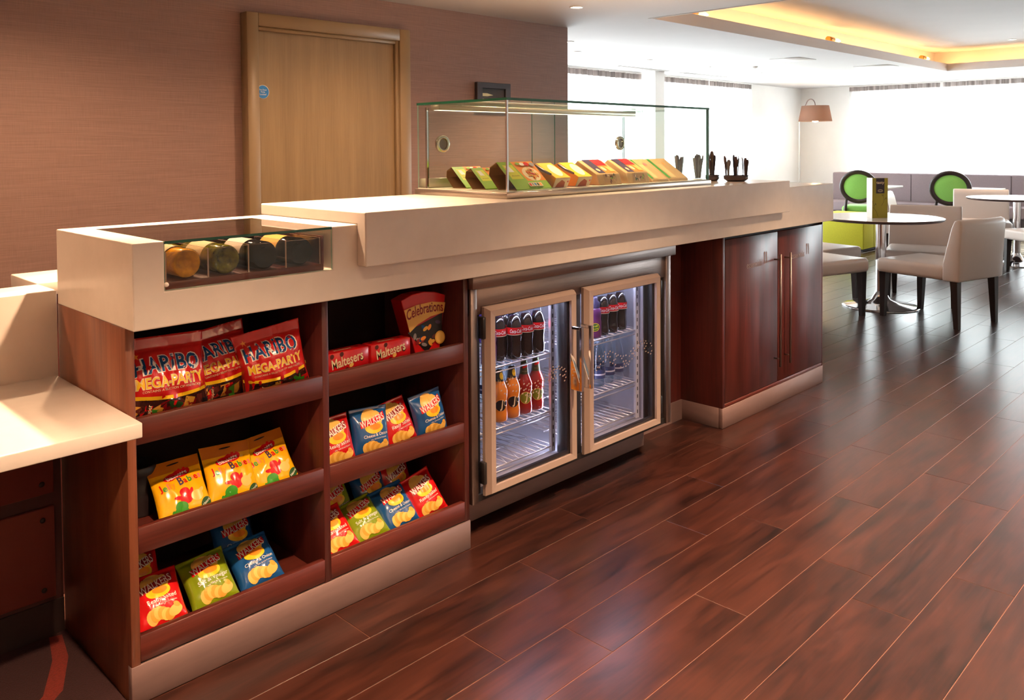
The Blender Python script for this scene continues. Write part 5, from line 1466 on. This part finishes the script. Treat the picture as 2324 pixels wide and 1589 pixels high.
twig(0.0, 0.01, 1.9, 0.045, 6); twig(0.03, 0.10, 1.0, 0.03, 4)
obj('dark_panel', print_mesh(S, [(s_poly([(-0.018, 0.200), (0.055, 0.200), (0.055, 0.325), (-0.018, 0.325)]), mat('menu_dark', rgb(52, 38, 44), rough=0.4)), (s_text('tasty', 0.0185, 0.284, 0.068, hgt=0.026), P_cream), (s_ring(0.0185, 0.222, 0.022, 0.011, 0.0022), P_cream), (s_ring(0.0185, 0.222, 0.014, 0.006, 0.0015), P_cream)], step=0), None, mn, local=True)
obj('sprig_print', print_mesh(S, [(s_many(*sprig), P_black)], step=0, clip=[((0.083, 0, 0), (1, 0, 0)), ((-0.048, 0, 0), (-1, 0, 0)), ((0, 0.198, 0), (0, 1, 0))]), None, mn, local=True)
cream_chair('cream chair at the far table in front of a green oval-back chair', (9.98, 0.86, 0), math.radians(90+18))
cream_chair('cream chair standing sideways between the two round tables', (9.14, 1.30, 0), math.radians(-168))
cream_chair('cream chair at the far table with its back to the aisle', (9.05, -0.02, 0), math.radians(-40))

def oval_chair(label, loc, rz):
    """local: faces +x, oval back at the origin"""
    t = thing('oval_back_chair', label, 'chair', loc, rz, 'green oval-back chairs')
    bm = B(); n = 40; RX, RZ = 0.232, 0.215; zc = 0.765; lean = lambda z: -(z-0.45)*0.14
    rings = []
    for k in range(n):
        a = 2*math.pi*k/n
        row = []
        for (dr, dx) in ((0.0, -0.022), (0.012, -0.012), (0.012, 0.012), (0.0, 0.022), (-0.040, 0.022), (-0.048, 0.0), (-0.040, -0.022)):
            y, z = (RX+dr)*math.cos(a), zc+(RZ+dr)*math.sin(a)
            row.append(bm.verts.new((lean(z)+dx, y, z)))
        rings.append(row)
    for i in range(n):
        a, b = rings[i], rings[(i+1) % n]
        for k in range(len(a)):
            f = bm.faces.new((a[k], a[(k+1) % len(a)], b[(k+1) % len(a)], b[k])); f.smooth = True
    bmesh.ops.recalc_face_normals(bm, faces=bm.faces)
    obj('oval_frame', bm, M_legs, t, local=True)
    bm = B()
    for sgn in (-1, 1):
        for r0, r1, d0, d1 in ((1.0, 0.75, 0.012, 0.026), (0.75, 0.4, 0.026, 0.033), (0.4, 0.0, 0.033, 0.035)):
            for k in range(n):
                a, b = 2*math.pi*k/n, 2*math.pi*(k+1)/n
                q = []
                for (rr, dd, an) in ((r0, d0, a), (r0, d0, b), (r1, d1, b), (r1, d1, a)):
                    y, z = 0.194*rr*math.cos(an), zc+0.178*rr*math.sin(an); q.append((lean(z)+sgn*dd*0.8, y, z))
                if r1 == 0: q = q[:3]
                f = bm.faces.new([bm.verts.new(p) for p in q]); f.smooth = True
    bmesh.ops.remove_doubles(bm, verts=bm.verts, dist=1e-5); bmesh.ops.recalc_face_normals(bm, faces=bm.faces)
    obj('back_pad', bm, M_greenf, t, local=True)
    bm = B(); rbox(bm, 0.03, 0.50, -0.235, 0.235, 0.40, 0.50, 0.045, 4); obj('seat', bm, M_greenf, t, local=True)
    bm = B(); rbox(bm, 0.0, 0.49, -0.22, 0.22, 0.36, 0.41, 0.012, 2); obj('seat_rail', bm, M_legs, t, local=True)
    for sx in (-1, 1):
        bm = B(); tube(bm, [(-0.07, sx*0.19, 0.0), (-0.02, sx*0.185, 0.25), (0.01, sx*0.18, 0.45), (-0.012, sx*0.155, 0.60)], [0.015, 0.02, 0.022, 0.018], 8); obj('rear_leg', bm, M_legs, t, local=True)
        bm = B(); tube(bm, [(0.46, sx*0.19, 0.0), (0.45, sx*0.19, 0.38)], [0.012, 0.022], 8); obj('front_leg', bm, M_legs, t, local=True)
oval_chair('green oval-back chair nearest the shaded lamp', (10.62, 2.54, 0), math.radians(12))
oval_chair('green oval-back chair farther from the shaded lamp', (10.86, 1.465, 0), math.radians(12))

# banquette along the far windows
def banquette(y0, y1, label):
    t = thing('banquette_sofa', label, 'sofa', (12.5, (y0+y1)/2, 0), 0, 'banquette sofas under the far windows')
    bm = B(); rbox(bm, 12.62, 12.86, y0, y1, 0.10, 0.885, 0.02, 3); obj('back', bm, M_sofa, t)
    bm = B(); rbox(bm, 12.12, 12.62, y0, y1, 0.30, 0.46, 0.03, 3); obj('seat_cushion', bm, M_sofa, t)
    bm = B(); bx(bm, 12.16, 12.64, y0+0.01, y1-0.01, 0.0, 0.30); obj('base', bm, mat('sofa_base', rgb(74, 66, 70), rough=0.8), t)
    for yy in (y0+(y1-y0)*0.34, y0+(y1-y0)*0.67):
        bm = B(); tube(bm, [(12.617, yy, 0.47), (12.617, yy, 0.87), (12.66, yy, 0.884)], 0.004, 6); obj('seam', bm, mat('sofa_seam', rgb(96, 84, 88), rough=0.8), t)
banquette(1.93, 3.78, 'mauve grey banquette under the windows nearest the shaded lamp')
banquette(-0.2, 1.90, 'mauve grey banquette under the windows behind the far table')
banquette(-2.4, -0.23, 'mauve grey banquette at the far end of the window row')
def small_table(cx, cy, label):
    t = thing('cafe_table', label, 'table', (cx, cy, 0), 0, 'small white tables by the sofa')
    bm = B(); rbox(bm, -0.30, 0.30, -0.30, 0.30, 0.70, 0.73, 0.008, 2); obj('top', bm, M_tabletop, t, local=True)
    bm = B(); lathe(bm, [(0.03, 0.03), (0.03, 0.70)], 18); obj('column', bm, M_chrome, t, local=True)
    bm = B(); lathe(bm, [(0, 0), (0.22, 0), (0.22, 0.01), (0.05, 0.03), (0.03, 0.05)], 28); obj('foot', bm, M_chrome, t, local=True)
small_table(11.70, 2.75, 'small white table between sofa and the green chair by the lamp'); small_table(11.72, 1.42, 'small white table between sofa and the other green chair')
# lime pouf
lp = thing('lime_pouf', 'low lime green pouf behind the menu table', 'pouf', (9.99, 2.42, 0))
bm = B(); rbox(bm, 9.67, 10.0, 2.10, 2.72, 0.03, 0.45, 0.012, 2); obj('cushion_block', bm, M_lime, lp)
bm = B(); rbox(bm, 10.0, 10.33, 2.10, 2.72, 0.03, 0.45, 0.012, 2); obj('cushion_block', bm, M_lime2, lp)
bm = B(); bx(bm, 9.70, 10.30, 2.13, 2.69, 0.0, 0.03); obj('plinth', bm, M_black, lp)
# striped rug
rug = thing('striped_rug', 'pale rug with short broken dark stripes under the green chairs', 'rug', (11.3, 1.0, 0))
box_obj('pile', (10.45, 12.15, -1.2, 3.4, 0.0, 0.006), mat('rug_pile', rgb(196, 190, 176), rough=0.95), rug)
rnd = random.Random(4); bm = B(); bm2 = B()
for i in range(900):
    x, y = rnd.uniform(10.48, 12.1), rnd.uniform(-1.15, 3.2); l, w__ = rnd.uniform(0.08, 0.22), rnd.uniform(0.012, 0.03)
    b_ = bm if rnd.random() < 0.7 else bm2
    b_.faces.new([b_.verts.new(p) for p in ((x, y, 0.0065), (x+w__, y, 0.0065), (x+w__, y+l, 0.0065), (x, y+l, 0.0065))])
obj('dark_stripes', bm, mat('rug_dark', rgb(84, 78, 72), rough=0.95), rug, kind='stuff'); obj('olive_stripes', bm2, mat('rug_olive', rgb(150, 146, 90), rough=0.95), rug, kind='stuff')
# arc lamp with shade
lm = thing('arc_floor_lamp', 'arched floor lamp with a taupe drum shade by the room corner', 'lamp', (12.35, 4.22, 0))
bm = B(); lathe(bm, [(0.205, 0.245), (0.252, 0.0), (0.248, 0.0), (0.201, 0.245)], 40, (12.0, 3.79, 1.703)); sh_ = obj('drum_shade', bm, M_lampshade, lm)
bm = B(); lathe(bm, [(0, 0.20), (0.022, 0.19), (0.05, 0.12), (0.055, 0.07), (0.04, 0.03), (0, 0.02)], 16, (12.0, 3.79, 1.665)); bl = obj('bulb', bm, glow('lamp_bulb', (1, 0.66, 0.28), 22.0), sh_)
l = bpy.data.lights.new('lamp_light', 'POINT'); l.energy = 4; l.color = (1, 0.62, 0.28); l.shadow_soft_size = 0.04
o = bpy.data.objects.new('lamp_light', l); COL.objects.link(o); o.location = (12.0, 3.79, 1.66); o.parent = lm; o.matrix_parent_inverse = world_of(lm).inverted()
bm = B(); pts = []
for k in range(13):
    a = math.pi*k/12*0.86
    pts.append((12.0+0.10-0.10*math.cos(a), 3.79+0.125-0.125*math.cos(a), 1.945+0.115*math.sin(a)))
e_ = Vector(pts[-1]); pts += [tuple(e_.lerp(Vector((12.35, 4.22, 1.80)), t_)) for t_ in (0.4, 0.8)]
tube(bm, [(12.0, 3.79, 1.80)]+pts, 0.008, 8); obj('curved_stem', bm, mat('brown_stem', rgb(120, 98, 92), rough=0.4), lm)
bm = B(); tube(bm, [pts[-1], (12.35, 4.22, 1.76), (12.35, 4.22, 0.03)], 0.008, 8); obj('pole', bm, M_plaster, lm)
bm = B(); lathe(bm, [(0, 0), (0.15, 0), (0.15, 0.02), (0.02, 0.03), (0, 0.03)], 28, (12.35, 4.22, 0)); obj('foot', bm, M_plaster, lm)
